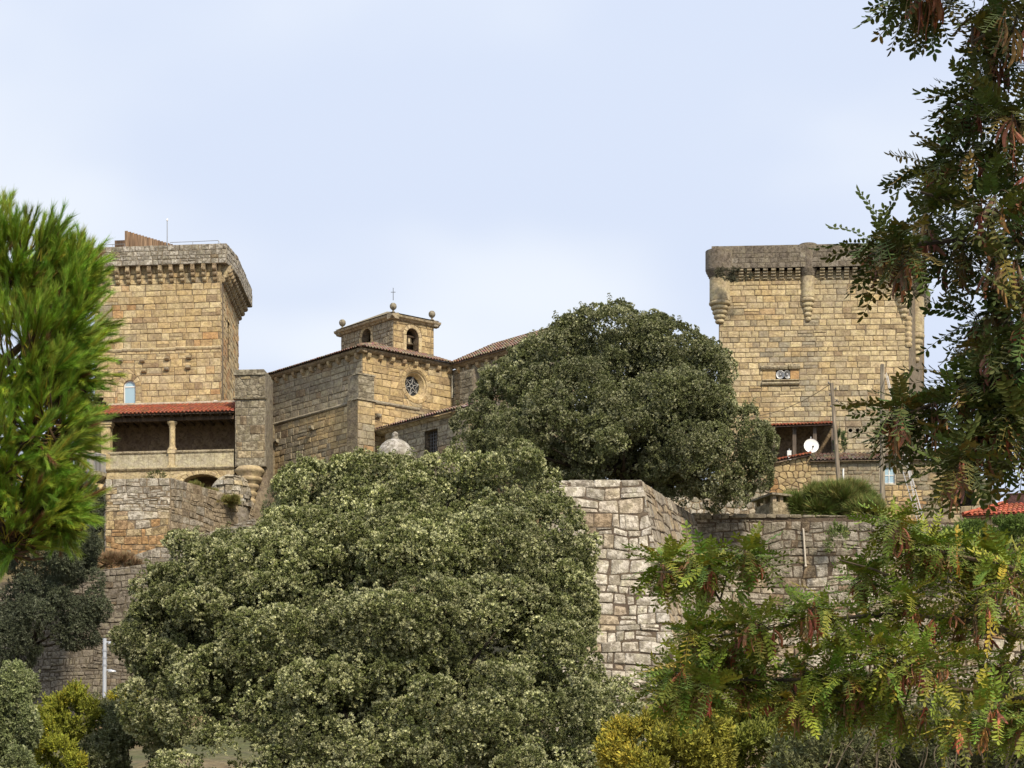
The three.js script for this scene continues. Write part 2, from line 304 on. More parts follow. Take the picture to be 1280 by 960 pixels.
{
  const xs = [], ds = []; for (let x = -220; x <= 220; x += Math.abs(x) < 40 ? 1 : 10) xs.push(x);
  for (let d = -60; d < 90; d += 3) ds.push(d); for (let d = 90; d < 152; d += 0.8) ds.push(d); for (let d = 152; d <= 900; d += 15) ds.push(d);
  const p = [], c = [], uv = [], idx = [];
  for (const d of ds) for (const x of xs) {
    p.push(x, ground(x, d), -d); const n = fbm(x * 0.15, d * 0.15, 80, 4), m = vnoise(x * 1.3, d * 1.3, 85);
    const k = mix3(mix3([0.10, 0.11, 0.035], [0.20, 0.15, 0.075], smooth(0.35, 0.62, n)), [0.23, 0.19, 0.12], smooth(0.6, 0.9, m) * 0.5); c.push(...k); uv.push(x / 3, d / 3);
  }
  const n = xs.length; for (let j = 0; j < ds.length - 1; j++) for (let i = 0; i < n - 1; i++) { const a = j * n + i; idx.push(a, a + 1, a + n, a + 1, a + n + 1, a + n); }
  const g = new THREE.BufferGeometry(); g.setAttribute('position', new THREE.Float32BufferAttribute(p, 3)); g.setAttribute('color', new THREE.Float32BufferAttribute(c, 3)); g.setAttribute('uv', new THREE.Float32BufferAttribute(uv, 2)); g.setIndex(idx); g.computeVertexNormals();
  const m = new THREE.Mesh(g, M.mortar); m.name = 'ground'; m.userData = { kind: 'structure', label: 'dry grassy castle hill rising to the walls', category: 'ground' }; m.castShadow = m.receiveShadow = true; scene.add(m);
}
const onGround = v => { const p = v.clone(); p.y = ground(v.x, -v.z); return p; };
const wallTop = (fr, px, py) => fr.uv(px, py)[1];

// ---------- the square tower over the gallery ----------
{
  const Y0 = 26, A = at(118.5, 0, 151.1), B = at(276, 0, 150), C = at(298, 0, 160.8); for (const q of [A, B, C]) q.y = Y0; const Dk = A.clone().add(C).sub(B);
  const T = thing('castle_tower', 'square golden stone tower with grey overhanging parapet and planked shelter on top', 'tower', B.clone().add(Dk).multiplyScalar(0.5));
  const f = frameW(A, B), r = frameW(B, C), bk = frameW(C, Dk), lf = frameW(Dk, A), list = [];
  const vTop = f.uv(276, 329)[1], vString = f.uv(276, 436)[1];
  const wu = f.uv(161.8, 492)[0], wv0 = f.uv(162, 510)[1], wvs = f.uv(162, 483)[1], win = archPts(wu, wv0, 0.42, wvs, 8), winOut = archPts(wu, wv0, 0.86, wvs, 10);
  const corb = [[340, 870], [472, 870], [621, 857], [753, 850], [342, 942], [483, 932], [618, 920], [747, 910]].map(([a, b]) => f.uv(80 + a / 4.8, 270 + b / 4.8)); corb.push(f.uv(80 + 797 / 4.8, 450 + 245 / 4.8), f.uv(80 + 232 / 4.8, 450 + 270 / 4.8));
  const v0 = f.uv(200, 530)[1];
  const tn = tone({ seed: 3, grey: 0.2, orange: 0.19, pale: 0.5 }), tn2 = tone({ seed: 5, grey: 0.42, orange: 0.10, pale: 0.35 });
  lay(list, f, { v0: vString + 0.16, v1: vTop, h: 0.42, l: 0.8, tint: (u, v) => tn(u, v) });
  lay(list, f, { v0, v1: vString - 0.02, h: 0.46, l: 0.85, tint: (u, v) => (v > vString - 3.4 && v < vString ? tn : tn2)(u, v), holes: [winOut, ...corb.map(c => rect(c[0] - 0.17, c[1] - 0.17, c[0] + 0.17, c[1] + 0.17))] });
  for (let i = 0; i < 7; i++) { const a = i / 7 * Math.PI, b = (i + 1) / 7 * Math.PI - 0.03, q = (t, R) => [wu + Math.cos(t) * R, wvs + Math.sin(t) * R]; stone(list, f, [q(a, 0.43), q(a, 0.85), q(b, 0.85), q(b, 0.43)], { d: 0.03, tint: tn(wu + i, wvs) }); }
  for (const s of [-1, 1]) for (let v = wv0; v < wvs - 0.2; v += 0.5) stone(list, f, s < 0 ? rect(wu - 0.85, v, wu - 0.43, Math.min(v + 0.47, wvs - 0.02)) : rect(wu + 0.43, v, wu + 0.85, Math.min(v + 0.47, wvs - 0.02)), { d: 0.03, tint: tn(v, wu) });
  const slit = [r.uv(286, 420)[0], r.uv(287, 450)[0]], sv0 = r.uv(286, 455)[1], sv1 = r.uv(286, 404)[1], slitR = rect(3.6, sv0, 4.9, sv1), tr = tone({ seed: 9, grey: 0.15, orange: 0.3, pale: 0.3, scale: 0.95 });
  lay(list, r, { v0, v1: vTop, h: 0.42, l: 0.8, tint: tr, holes: [slitR] });
  setStones(T, list, M.ashlar);
  add(T, 'wall_core', merge([coreG(f, rect(0, 0, f.L, vTop), [win]), coreG(r, rect(0.3, 0, r.L, vTop), [slitR]), coreG(bk, rect(0, 0, bk.L, vTop)), coreG(lf, rect(0, 0, lf.L, vTop))]), M.mortar);
  const sg = []; for (let i = 0; i < 14; i++) { const a = i / 14 * f.L, b = (i + 1) / 14 * f.L; const s = vString + (i < 8 ? 0 : 0.03) + rr(-0.03, 0.05); sg.push(profileG(f, a, b + 0.02, [[0, s - 0.12], [0.10, s], [0.13, s + 0.1], [0.1, s + 0.15], [0, s + 0.2]], mix3(PALE, GREYS, i < 6 ? 0.5 : 0.1))); }
  add(T, 'string_course', merge(sg), M.ashlar);
  for (const [u, v] of corb) { const g = profileG(f, u - 0.15, u + 0.15, [[-0.1, v - 0.14], [0.2, v - 0.08], [0.26, v], [0.26, v + 0.12], [-0.1, v + 0.14]], mix3(GREYS, GOLD, rnd() * 0.5)); add(T, 'corbel', g, M.ashlar); }
  const w = add(T, 'window', merge([coreG(f, archPts(wu, wv0, 0.42, wvs, 8), [archPts(wu, wv0 + 0.05, 0.35, wvs, 8)], 0.06, -0.12, [0.75, 0.75, 0.72]), blockG(f, wu - 0.36, wvs - 0.05, wu + 0.36, wvs + 0.03, -0.17, -0.11, [0.75, 0.75, 0.72])]), M.paint);
  add(w, 'pane', coreG(f, archPts(wu, wv0 + 0.03, 0.37, wvs, 8), [], 0.015, -0.145, [1, 1, 1]), M.glass);
  // machicolation: parapet carried on rows of rounded brackets
  const out = 0.48, vb = f.uv(276, 331)[1], vt = f.uv(282, 306.5)[1];
  const bracket = (fr, u, o) => { const p = [[-0.05, vb - 1.12]]; for (let s = 0; s < 3; s++) for (let i = 0; i <= 4; i++) { const a = -Math.PI / 2 + i / 4 * Math.PI * 0.8, R = 0.17; p.push([o * (0.18 + 0.3 * s) - 0.02 + Math.cos(a) * R, vb - 0.95 + s * 0.32 + Math.sin(a) * R]); } p.push([o, vb + 0.01], [-0.05, vb + 0.01]); return profileG(fr, u - 0.13, u + 0.13, p, mix3(mix3(BROWN, PALE, rr(0.2, 0.9)), DARKS, rnd() * 0.25)); };
  const n1 = 11, n2 = 13; for (let i = 0; i <= n1; i++) add(T, 'bracket', bracket(f, mix(0.15, f.L - 0.35, i / n1), out), M.grey);
  for (let i = 0; i <= n2; i++) add(T, 'bracket', bracket(r, mix(0.35, r.L - 0.2, i / n2), out + 0.25), M.grey);
  const o2 = v => [A.clone().addScaledVector(f.n, v).addScaledVector(lf.n, v), B.clone().addScaledVector(f.n, v).addScaledVector(r.n, v), C.clone().addScaledVector(r.n, v).addScaledVector(bk.n, v), Dk.clone().addScaledVector(bk.n, v).addScaledVector(lf.n, v)];
  const q = o2(out + 0.02); q.splice(1, 2, q[1], B.clone().addScaledVector(r.dir, 2.6).addScaledVector(r.n, out + 0.36), q[2].clone().addScaledVector(r.n, 0.36)); const pl = [], tg = tone({ seed: 12, grey: 0.6, orange: 0.0, pale: 0.5, gold: [0.46, 0.42, 0.34], palec: [0.62, 0.58, 0.5], greyc: [0.42, 0.385, 0.32] });
  for (let i = 0; i < 5; i++) { const pf = frameW(q[i], q[(i + 1) % 5]); if (i < 3) lay(pl, pf, { v0: vb, v1: vt - (i ? 0 : 0.0), h: 0.3, l: 0.42, tint: tg, jit: 0.02, holes: i ? [] : [rect(1.05, vb + 0.55, 1.2, vt + 0.1)] }); add(T, 'parapet', coreG(pf, rect(0, vb, pf.L, vt), i ? [] : [], 0.45, 0), M.grey); }
  { const g = new G(), e = q.map(p => p.clone()), lo = e.map(p => p.clone().setY(Y0 + vb)), hi = e.map(p => p.clone().setY(Y0 + vb + 0.2)), k = [0.3, 0.28, 0.24]; for (const z of [lo, hi]) for (let i = 1; i < 4; i++) g.tri(z[0], z[i], z[i + 1], k); for (let i = 0; i < 5; i++) g.quad(lo[i].clone().lerp(lo[(i + 3) % 5], 0.004), lo[(i + 1) % 5].clone().lerp(lo[(i + 3) % 5], 0.004), hi[(i + 1) % 5].clone().lerp(hi[(i + 3) % 5], 0.004), hi[i].clone().lerp(hi[(i + 3) % 5], 0.004), k); add(T, 'parapet_walk', g.build(), M.grey); }
  setStones(T, pl, M.lichen, 160, 'parapet_stone');
  // planked shelter, railing, mast on the roof
  const sf = frame(143, 153.6, 225, 153, Y0), s0 = sf.uv(156, 309)[0], s1 = sf.uv(224, 309)[0], sv = sf.uv(156, 312)[1], sh0 = sf.uv(156, 288)[1], sh1 = sf.uv(224, 308)[1], S = thing('planked_shelter', 'brown wooden planked stair shelter with sloping top on tower roof', 'shelter', sf.P(s0, sv));
  const np = 17; for (let i = 0; i < np; i++) { const a = mix(s0, s1, i / np), b = mix(s0, s1, (i + 0.94) / np), h = mix(sh0, sh1, (i + 0.5) / np), k = mix3([0.45, 0.29, 0.18], [0.55, 0.38, 0.25], rnd()); add(S, 'plank', blockG(sf, a, sv - 1, b, h, -0.05, rr(0, 0.02), k), M.wood); }
  add(S, 'side_wall', merge([blockG(sf, s0 - 0.75, sv - 1, s0 - 0.02, sf.uv(150, 300)[1], -1.5, -0.06, [0.22, 0.14, 0.09]), blockG(sf, s0, sv - 1, s1 - 1.6, sv + 0.1, -1.5, -0.06, [0.22, 0.14, 0.09])]), M.wood);
  const rf = frameW(q[0], q[1]), pts = [[122, 305.5], [140, 304.5], [155, 304]].map(p => rf.P(...rf.uv(...p), -0.2)), pts2 = [[212, 302], [240, 301], [272, 299.5], [277, 306]].map(p => rf.P(...rf.uv(...p), -0.2)), rg = [];
  for (const ps of [pts, pts2]) for (let i = 0; i < ps.length; i++) { if (i) rg.push(rod(ps[i - 1], ps[i], 0.02, 0.02, [0.3, 0.3, 0.3])); const d = ps[i].clone(); d.y = Y0 + vt - 0.3; if (ps[i].y > Y0 + vt) rg.push(rod(d, ps[i], 0.018, 0.018, [0.3, 0.3, 0.3])); }
  solo('roof_railing', 'thin grey metal railing along the tower parapet', 'railing', pts[0].clone(), merge(rg), M.metal);
  const mb = at(209, 309, 153), mt = at(209, 275, 153); mb.y -= 1;
  const ms = thing('lightning_mast', 'thin grey mast with small white tip on tower roof', 'mast', mb); add(ms, 'pole', rod(mb, mt, 0.045, 0.03, [0.35, 0.36, 0.38]), M.metal); add(ms, 'tip', ballG(mt, 0.07, [0.85, 0.85, 0.85], 1.5), M.paint);
  const lp = f.P(...f.uv(80 + 915 / 4.8, 450 + 257 / 4.8), 0.2); solo('flood_light', 'small white flood lamp on wall above red gallery roof', 'lamp', lp, merge([fin(new THREE.BoxGeometry(0.26, 0.2, 0.16).translate(lp.x, lp.y, lp.z), [0.8, 0.8, 0.8]), rod(lp, lp.clone().add(new V3(0, 0, -0.3)), 0.03, 0.03, [0.3, 0.3, 0.3])]), M.paint);
}
// ---------- the gallery in front of it ----------
{
  const Y0 = 25.4, fr = frame(92, 147.85, 293, 146.5, Y0), T = thing('loggia', 'stone gallery with red tiled roof, columns and pale panelled parapet', 'gallery', fr.P(fr.L / 2, 0));
  const U = px => fr.uv(px, 560)[0], Vv = (px, py) => fr.uv(px, py)[1], plaster = [0.53, 0.44, 0.27];
  const vFloor = Vv(250, 585), uL = U(133), arch = archPts(U(252), 0, 1.38, Vv(252, 607), 10, 0.75), archO = archPts(U(252), 0, 1.66, Vv(252, 607), 10, 1.02), list = [];
  lay(list, fr, { u0: uL, u1: fr.L, v0: 0, v1: vFloor - 0.12, h: 0.5, l: 1.0, gap: 0.015, d: [0, 0.012], bev: 0.015, tint: tone({ seed: 15, grey: 0.2, orange: 0.05, pale: 0.7 }), holes: [archO] });
  for (let i = 0; i < 11; i++) { const a = i / 11 * Math.PI, b = (i + 1) / 11 * Math.PI - 0.02, q = (t, e) => [U(252) + Math.cos(t) * (1.4 + e), Vv(252, 607) + Math.sin(t) * (0.76 + e)]; stone(list, fr, [q(a, 0), q(a, 0.26), q(b, 0.26), q(b, 0)], { d: 0.05, tint: mix3(PALE, GOLD, rnd() * 0.5) }); }
  setStones(T, list, M.ashlar, 80);
  add(T, 'lower_wall', coreG(fr, rect(uL, 0, fr.L, vFloor), [arch.map(q => [q[0], Math.max(q[1], 0.02)])], 0.7, 0, plaster), M.mortar);
  add(T, 'end_bay', merge([coreG(fr, rect(0, vFloor - 0.2, uL - 0.02, Vv(110, 523)), [rect(U(114), vFloor + 0.1, U(126), Vv(120, 556))], 0.25, -0.5, plaster), coreG(fr, rect(0, 0, uL - 0.02, vFloor - 0.2), [], 0.5, -0.4, plaster)]), M.mortar);
  add(T, 'floor_slab', blockG(fr, 0, vFloor - 0.3, fr.L, vFloor - 0.05, -3.2, -0.02, [0.25, 0.2, 0.14]), M.mortar);
  add(T, 'back_wall', merge([blockG(fr, 0, 0, fr.L + 0.5, vFloor + 4.6, -3.4, -3.1, [0.30, 0.22, 0.14])]), M.mortar);
  const ds = profileG(fr, uL - 0.1, fr.L, [[0, vFloor - 0.16], [0.1, vFloor - 0.1], [0.18, vFloor], [0.18, vFloor + 0.06], [0, vFloor + 0.06]], mix3(PALE, GREYS, 0.5)); add(T, 'floor_moulding', ds, M.grey);
  // balustrade panels between pedestals
  const vr = Vv(250, 562.5), ub = [U(135.5), U(211), U(219), fr.L - 0.02];
  for (const [a, b] of [[ub[0], ub[1]], [ub[2], ub[3]]]) {
    for (let i = 0; i < 3; i++) { const k = mix3([0.55, 0.49, 0.33], [0.47, 0.44, 0.33], rnd()); add(T, 'balustrade_panel', blockG(fr, mix(a, b, i / 3) + 0.006, vFloor + 0.06, mix(a, b, (i + 1) / 3) - 0.006, vr - 0.2, -0.22, 0.02 + i * 0.004, k), M.ashlar); }
    add(T, 'balustrade_rail', profileG(fr, a - 0.02, b + 0.02, [[-0.28, vr - 0.2], [0.06, vr - 0.2], [0.12, vr - 0.12], [0.12, vr - 0.04], [0.06, vr], [-0.28, vr]], mix3(GREYS, PALE, 0.35)), M.grey);
  }
  add(T, 'pedestal', merge([blockG(fr, ub[1] + 0.02, vFloor + 0.04, ub[2] - 0.02, vr + 0.02, -0.3, 0.14, PALE), blockG(fr, ub[1] - 0.06, vFloor + 0.04, ub[2] + 0.06, vFloor + 0.2, -0.32, 0.2, PALE), blockG(fr, ub[1] - 0.05, vr - 0.2, ub[2] + 0.05, vr + 0.05, -0.32, 0.19, PALE)]), M.ashlar);
  const vb = Vv(215, 527), c = fr.P(U(215), vr + 0.05, -0.08), hc = vb - vr - 0.05;
  add(T, 'column', lathe(c, [[0.3, 0], [0.3, 0.1], [0.22, 0.18], [0.205, 0.3], [0.19, hc - 0.45], [0.24, hc - 0.4], [0.2, hc - 0.34], [0.3, hc - 0.14], [0.34, hc - 0.1], [0.34, hc]], mix3(PALE, GOLD, 0.3)), M.ashlar);
  const pu = U(132.5); for (const [a, b, y0, y1, w] of [[-0.3, 0.3, vFloor - 0.1, vb - 0.25, 0.1], [-0.4, 0.4, vb - 0.25, vb - 0.1, 0.18], [-0.46, 0.46, vb - 0.1, vb + 0.06, 0.24]]) add(T, 'pillar', blockG(fr, pu + a, y0, pu + b, y1, -0.5, w, mix3(PALE, GOLD, 0.3)), M.ashlar);
  add(T, 'pillar', blockG(fr, U(94), vFloor, U(97), vb, -0.5, 0.0, GREYS), M.ashlar);
  add(T, 'beam', blockG(fr, 0, vb + 0.06, fr.L, vb + 0.3, -0.28, 0.06, [0.17, 0.12, 0.08]), M.wood);
  for (let i = 0; i < 17; i++) add(T, 'rafter', blockG(fr, 0.2 + i * (fr.L - 0.4) / 16 - 0.06, vb + 0.28, 0.2 + i * (fr.L - 0.4) / 16 + 0.06, vb + 0.42, -3, 0.45, [0.17, 0.12, 0.08]), M.wood);
  const ve = Vv(200, 518.5) - 0.02, O = fr.P(-0.3, ve, 0.62), S = fr.P(0, ve + 1.35, -3.05).sub(fr.P(0, ve, 0.62)), L = S.length(); S.normalize();
  const dk = new G(), a0 = fr.P(-0.3, ve - 0.1, 0.58), e = fr.dir.clone().multiplyScalar(fr.L + 0.35); boxG(dk, a0, e, S.clone().multiplyScalar(L), new V3(0, 0.08, 0), [0.12, 0.08, 0.05]);
  const roof = add(T, 'roof_deck', dk.build(), M.wood);
  add(roof, 'roof_tiles', tilesG(O, fr.dir, S, fr.L + 0.3, L, { cw: 0.27, tint: () => mix3([0.50, 0.13, 0.06], [0.40, 0.15, 0.085], rnd()).map(x => x * rr(0.8, 1.1)) }), M.tile, { kind: 'stuff' });
  add(T, 'gable_end', (() => { const g = new G(); for (const u of [0.02, 0.25]) g.tri(fr.P(u, vb + 0.05, 0.3), fr.P(u, vb + 0.05, -3.1), fr.P(u, ve + 1.2, -3.1), [0.2, 0.15, 0.1]); g.quad(fr.P(0.02, vb + 0.05, 0.3), fr.P(0.02, ve + 0.05, 0.3), fr.P(0.02, ve + 1.2, -3.1), fr.P(0.02, vb + 0.05, -3.1), [0.2, 0.15, 0.1]); return g.build(); })(), M.wood);
  add(T, 'roof_flashing', profileG(fr, U(119), fr.L, [[-3.1, ve + 1.34], [-2.8, ve + 1.34], [-2.8, ve + 1.4], [-3.1, ve + 1.55]], [0.5, 0.42, 0.33]), M.mortar);
  // little iron balcony
  const bu0 = U(111), bu1 = U(133), bv = Vv(120, 592), bt = Vv(120, 570), Bc = thing('iron_balcony', 'small rounded balcony with grey vertical railing bars', 'balcony', fr.P((bu0 + bu1) / 2, bv, 0.5));
  const bp = t => { const a = Math.PI * (1 - t); return [mix(bu0, bu1, 0.5) + Math.cos(a) * (bu1 - bu0) / 2, 0.05 + Math.sin(a) * 0.9]; };
  const slab = []; for (let i = 0; i <= 12; i++) slab.push(bp(i / 12)); const sg = new G(); for (let i = 0; i < 12; i++) { const [a, b] = [slab[i], slab[i + 1]]; const m = [mix(bu0, bu1, 0.5), -0.3]; sg.tri(fr.P(a[0], bv, a[1]), fr.P(b[0], bv, b[1]), fr.P(m[0], bv, m[1]), GREYS); sg.quad(fr.P(a[0], bv - 0.25, a[1]), fr.P(b[0], bv - 0.25, b[1]), fr.P(b[0], bv, b[1]), fr.P(a[0], bv, a[1]), GREYS); sg.tri(fr.P(a[0], bv - 0.25, a[1]), fr.P(b[0], bv - 0.25, b[1]), fr.P(m[0], bv - 0.8, m[1]), GREYS); }
  add(Bc, 'slab', sg.build(), M.grey); const rl = [];
  for (let i = 0; i <= 22; i++) { const a = bp(i / 22); add(Bc, 'bar', rod(fr.P(a[0], bv, a[1]), fr.P(a[0], bt, a[1]), 0.025, 0.025, [0.45, 0.44, 0.43]), M.metal); if (i) { const b = bp((i - 1) / 22); rl.push(rod(fr.P(a[0], bt, a[1]), fr.P(b[0], bt, b[1]), 0.035, 0.035, [0.45, 0.44, 0.43])); } }
  add(Bc, 'handrail', merge(rl), M.metal);
  const cb = fr.P(U(120), Vv(120, 625), 0.1); solo('corbel_bracket', 'rounded stone corbel under the iron balcony', 'corbel', cb, lathe(cb, [[0.05, -0.6], [0.5, -0.1], [0.6, 0.1], [0.5, 0.15], [0.75, 0.5], [0.85, 0.7], [0.7, 0.75], [0.6, 1.0]], mix3(PALE, GOLD, 0.5)), M.ashlar);
  // pier and corbelled turret foot at the gallery's end
  const pf = frame(293, 146.2, 333, 146, Y0), P = thing('stone_pier', 'tall grey stone pier between the gallery and the church', 'pier', pf.P(0.5, 0)), pu2 = px => pf.uv(px, 540)[0], pv = py => pf.uv(310, py)[1], pl = [], side = frameW(pf.B.clone().addScaledVector(pf.n, -2.4), pf.B);
  const tp = tone({ gold: [0.5, 0.41, 0.27], seed: 19, grey: 0.65, orange: 0.04, pale: 0.4 });
  lay(pl, pf, { u0: pu2(294), u1: pu2(331), v0: pv(498), v1: pv(469), h: 0.36, l: 0.5, tint: tone({ seed: 18, grey: 0.8, orange: 0.02, pale: 0.3 }), mode: 'rubble', round: 0.2 });
  lay(pl, pf, { u0: pu2(295), u1: pu2(331), v0: pv(583), v1: pv(500), h: 0.5, l: 0.75, tint: tp });
  setStones(P, pl, M.lichen, 150);
  add(P, 'pier_core', merge([blockG(pf, pu2(294), pv(583), pu2(332), pv(469), -2.4, 0, [0.28, 0.25, 0.19]), blockG(pf, pu2(300), 0, pu2(332), pv(583), -2.4, -0.6, [0.3, 0.25, 0.18])]), M.mortar);
  add(P, 'cap', merge([blockG(pf, pu2(292.5), pv(469), pu2(332), pv(466), -2.5, 0.12, GREYS), blockG(pf, pu2(293.5), pv(466), pu2(330), pv(462), -2.4, 0.04, GREYS)]), M.lichen);
  add(P, 'ledge', profileG(pf, pu2(292), pu2(333.5), [[-0.05, pv(500)], [0.16, pv(499)], [0.2, pv(497.5)], [-0.05, pv(497)]], GREYS), M.grey);
  const cc = pf.P(pu2(311), pv(640), -0.35), hh = pv(583) - pv(640), prof = [[0.18, 0]], rings = [[0.25, 0.0], [0.32, 0.2], [0.4, 0.36], [0.55, 0.52], [0.75, 0.68], [0.92, 0.86]];
  for (const [R, t] of rings) prof.push([R, t * hh], [R + 0.07, (t + 0.04) * hh], [R + 0.07, (t + 0.08) * hh], [R - 0.03, (t + 0.11) * hh]); prof.push([0.82, hh]);
  add(P, 'turret_corbel', lathe(cc, prof, mix3(PALE, BROWN, 0.35), 22), M.ashlar);
}
// ---------- bastion below the gallery, its sentry dome and the lower walls ----------
const RK = { gold: [0.53, 0.43, 0.29], palec: [0.67, 0.62, 0.52], greyc: [0.45, 0.41, 0.335] }, rub = (seed, k = {}) => tone({ seed, grey: 0.5, orange: 0.05, pale: 0.45, ...RK, ...k });
{
  const Y0 = 20, fr = frame(132, 138, 213, 137.6, Y0), rt = frameW(fr.B, at(318, 0, 146.4).setY(Y0)), lf = frameW(at(122, 0, 143).setY(Y0), fr.A);
  const T = thing('stone_bastion', 'square bastion of mixed orange and white lichened blocks below the gallery', 'bastion', fr.P(fr.L / 2, 0, -3)), list = [];
  const top = fr.uv(213, 597)[1], vm = fr.uv(170, 640)[1];
  const tO = tone({ seed: 33, grey: 0.2, orange: 0.5, pale: 0.4 }), tW = rub(35, { grey: 0.55, pale: 0.6 }), all = [];
  const og = (u, v) => smooth(0.45, 0.75, vnoise(u * 0.5, v * 0.6, 31) * 0.7 + smooth(vm + 0.9, vm - 1.2, v) * 0.6 - smooth(1.6, 0, v) * 0.2 + rr(-0.12, 0.12));
  lay(all, fr, { v0: 0, v1: top, h: 0.40, l: 0.72, mode: 'ashlar', wave: 0.16, split: 0.3, vary: 0.45, jit: 0.035, round: 0.07, gap: 0.035, d: [0, 0.06], tint: (u, v) => { const o = og(u, v), k = mix3(tW(u, v), tO(u, v), o); return k.map(x => x * 1.1); } });
  for (const st of all) list.push(st);
  lay(list, rt, { v0: 0, v1: top, h: 0.44, l: 0.72, mode: 'ashlar', wave: 0.16, split: 0.3, vary: 0.45, jit: 0.035, round: 0.07, gap: 0.035, d: [0, 0.07], tint: rub(37, { grey: 0.35, orange: 0.08, pale: 0.2, scale: 0.8 }) });
  lay(list, lf, { v0: 0, v1: top - 0.2, h: 0.5, l: 0.7, vary: 0.3, round: 0.08, gap: 0.05, tint: rub(39, { grey: 0.8 }) });
  setStones(T, list, M.lichen, 300);
  add(T, 'wall_core', merge([coreG(fr, rect(0, -1, fr.L, top - 0.03)), coreG(rt, rect(0, -1, rt.L, top - 0.03)), coreG(lf, rect(0, -1, lf.L, top - 0.25))]), M.mortar);
  // sentry dome of rough stone
  const dc = at(288, 634, 145.5), S = thing('sentry_dome', 'rough lichen-white stone sentry dome beside the gallery arch', 'dome', dc), sl = [], R = 1.25;
  const H0 = 0.9, NR = 9; for (let j = 0; j < NR; j++) { const nseg = j < 4 ? 16 : Math.max(5, 16 - (j - 3) * 2); for (let i = 0; i < nseg; i++) {
    const rad = t => t < 4 ? R : R * Math.cos((t - 4) / 5 * Math.PI / 2 * 0.97), yy = t => t < 4 ? t / 4 * H0 : H0 + Math.sin((t - 4) / 5 * Math.PI / 2) * 1.15;
    const a0 = (i + (j & 1) * 0.5) / nseg * 6.283, a1 = a0 + 6.283 / nseg * rr(0.75, 1.02), g = new G(); g.ou = rnd() * 5; const q = (a, t, e) => new V3(dc.x + Math.cos(a) * (rad(t) + e), dc.y + yy(t) * (1 + 0.25 * e), dc.z + Math.sin(a) * (rad(t) + e)), e = rr(-0.02, 0.2), k = mix3(mix3(PALE, [0.6, 0.57, 0.5], rnd()), DARKS, rnd() < 0.3 ? 0.6 : 0);
    const p = [q(a0, j, e), q(a1, j, e), q(a1, j + 0.93, e), q(a0, j + 0.93, e)], z = [q(a0, j, -0.2), q(a1, j, -0.2), q(a1, j + 0.93, -0.2), q(a0, j + 0.93, -0.2)]; g.quad(...p, k); for (let s = 0; s < 4; s++) g.quad(p[s], p[(s + 1) % 4], z[(s + 1) % 4], z[s], k); sl.push({ g, score: 50 + rnd() }); } }
  setStones(S, sl, M.lichen, 160); add(S, 'core', lathe(dc, [[R - 0.03, -2], [R - 0.03, H0], [R * 0.85, H0 + 0.6], [R * 0.5, H0 + 1], [0.02, H0 + 1.15]], [0.3, 0.27, 0.22]), M.mortar);
  // sloping wall below and the dark retaining wall
  const w2 = frame(150, 133.2, 352, 131.4, 14), t2 = [w2.uv(150, 699), w2.uv(352, 638)], T2 = thing('sloping_wall', 'narrow rubble wall with sloping top rising behind the bushy oak', 'wall', w2.P(4, 0)), s2 = [];
  lay(s2, w2, { v0: 2, v1: 9, h: 0.42, l: 0.6, mode: 'ashlar', wave: 0.16, split: 0.3, vary: 0.45, jit: 0.035, round: 0.07, gap: 0.035, tint: rub(43, { grey: 0.7, pale: 0.6 }), clips: [line2(...t2)] }); setStones(T2, s2, M.lichen, 150);
  add(T2, 'wall_core', coreG(w2, [[0, 0], [w2.L, 0], [w2.L, t2[1][1] - 0.05], [0, t2[0][1] - 0.05]]), M.mortar);
  const w3 = frame(-60, 131.5, 240, 129.5, 9, { bat: 0.14, top: 11 }), tA = w3.uv(-60, 735), tB = w3.uv(128, 712), tC = w3.uv(240, 694), T3 = thing('retaining_wall', 'tall grey rubble retaining wall behind the lamp post', 'wall', w3.P(5, 0)), s3 = [];
  lay(s3, w3, { v0: 0, v1: 12, h: 0.32, l: 0.48, mode: 'ashlar', wave: 0.16, split: 0.3, vary: 0.45, jit: 0.035, round: 0.07, gap: 0.035, d: [0, 0.08], tint: rub(47, { grey: 0.85, orange: 0.0, pale: 0.25, scale: 0.55 }), clips: [line2(tA, tB), line2(tB, tC)] });
  setStones(T3, s3, M.grey, 300); add(T3, 'wall_core', coreG(w3, [[0, 0], [w3.L, 0], [tC[0], tC[1] - 0.06], [tB[0], tB[1] - 0.06], [tA[0], tA[1] - 0.06]], [], 0.8, 0, [0.14, 0.12, 0.09]), M.mortar);
}
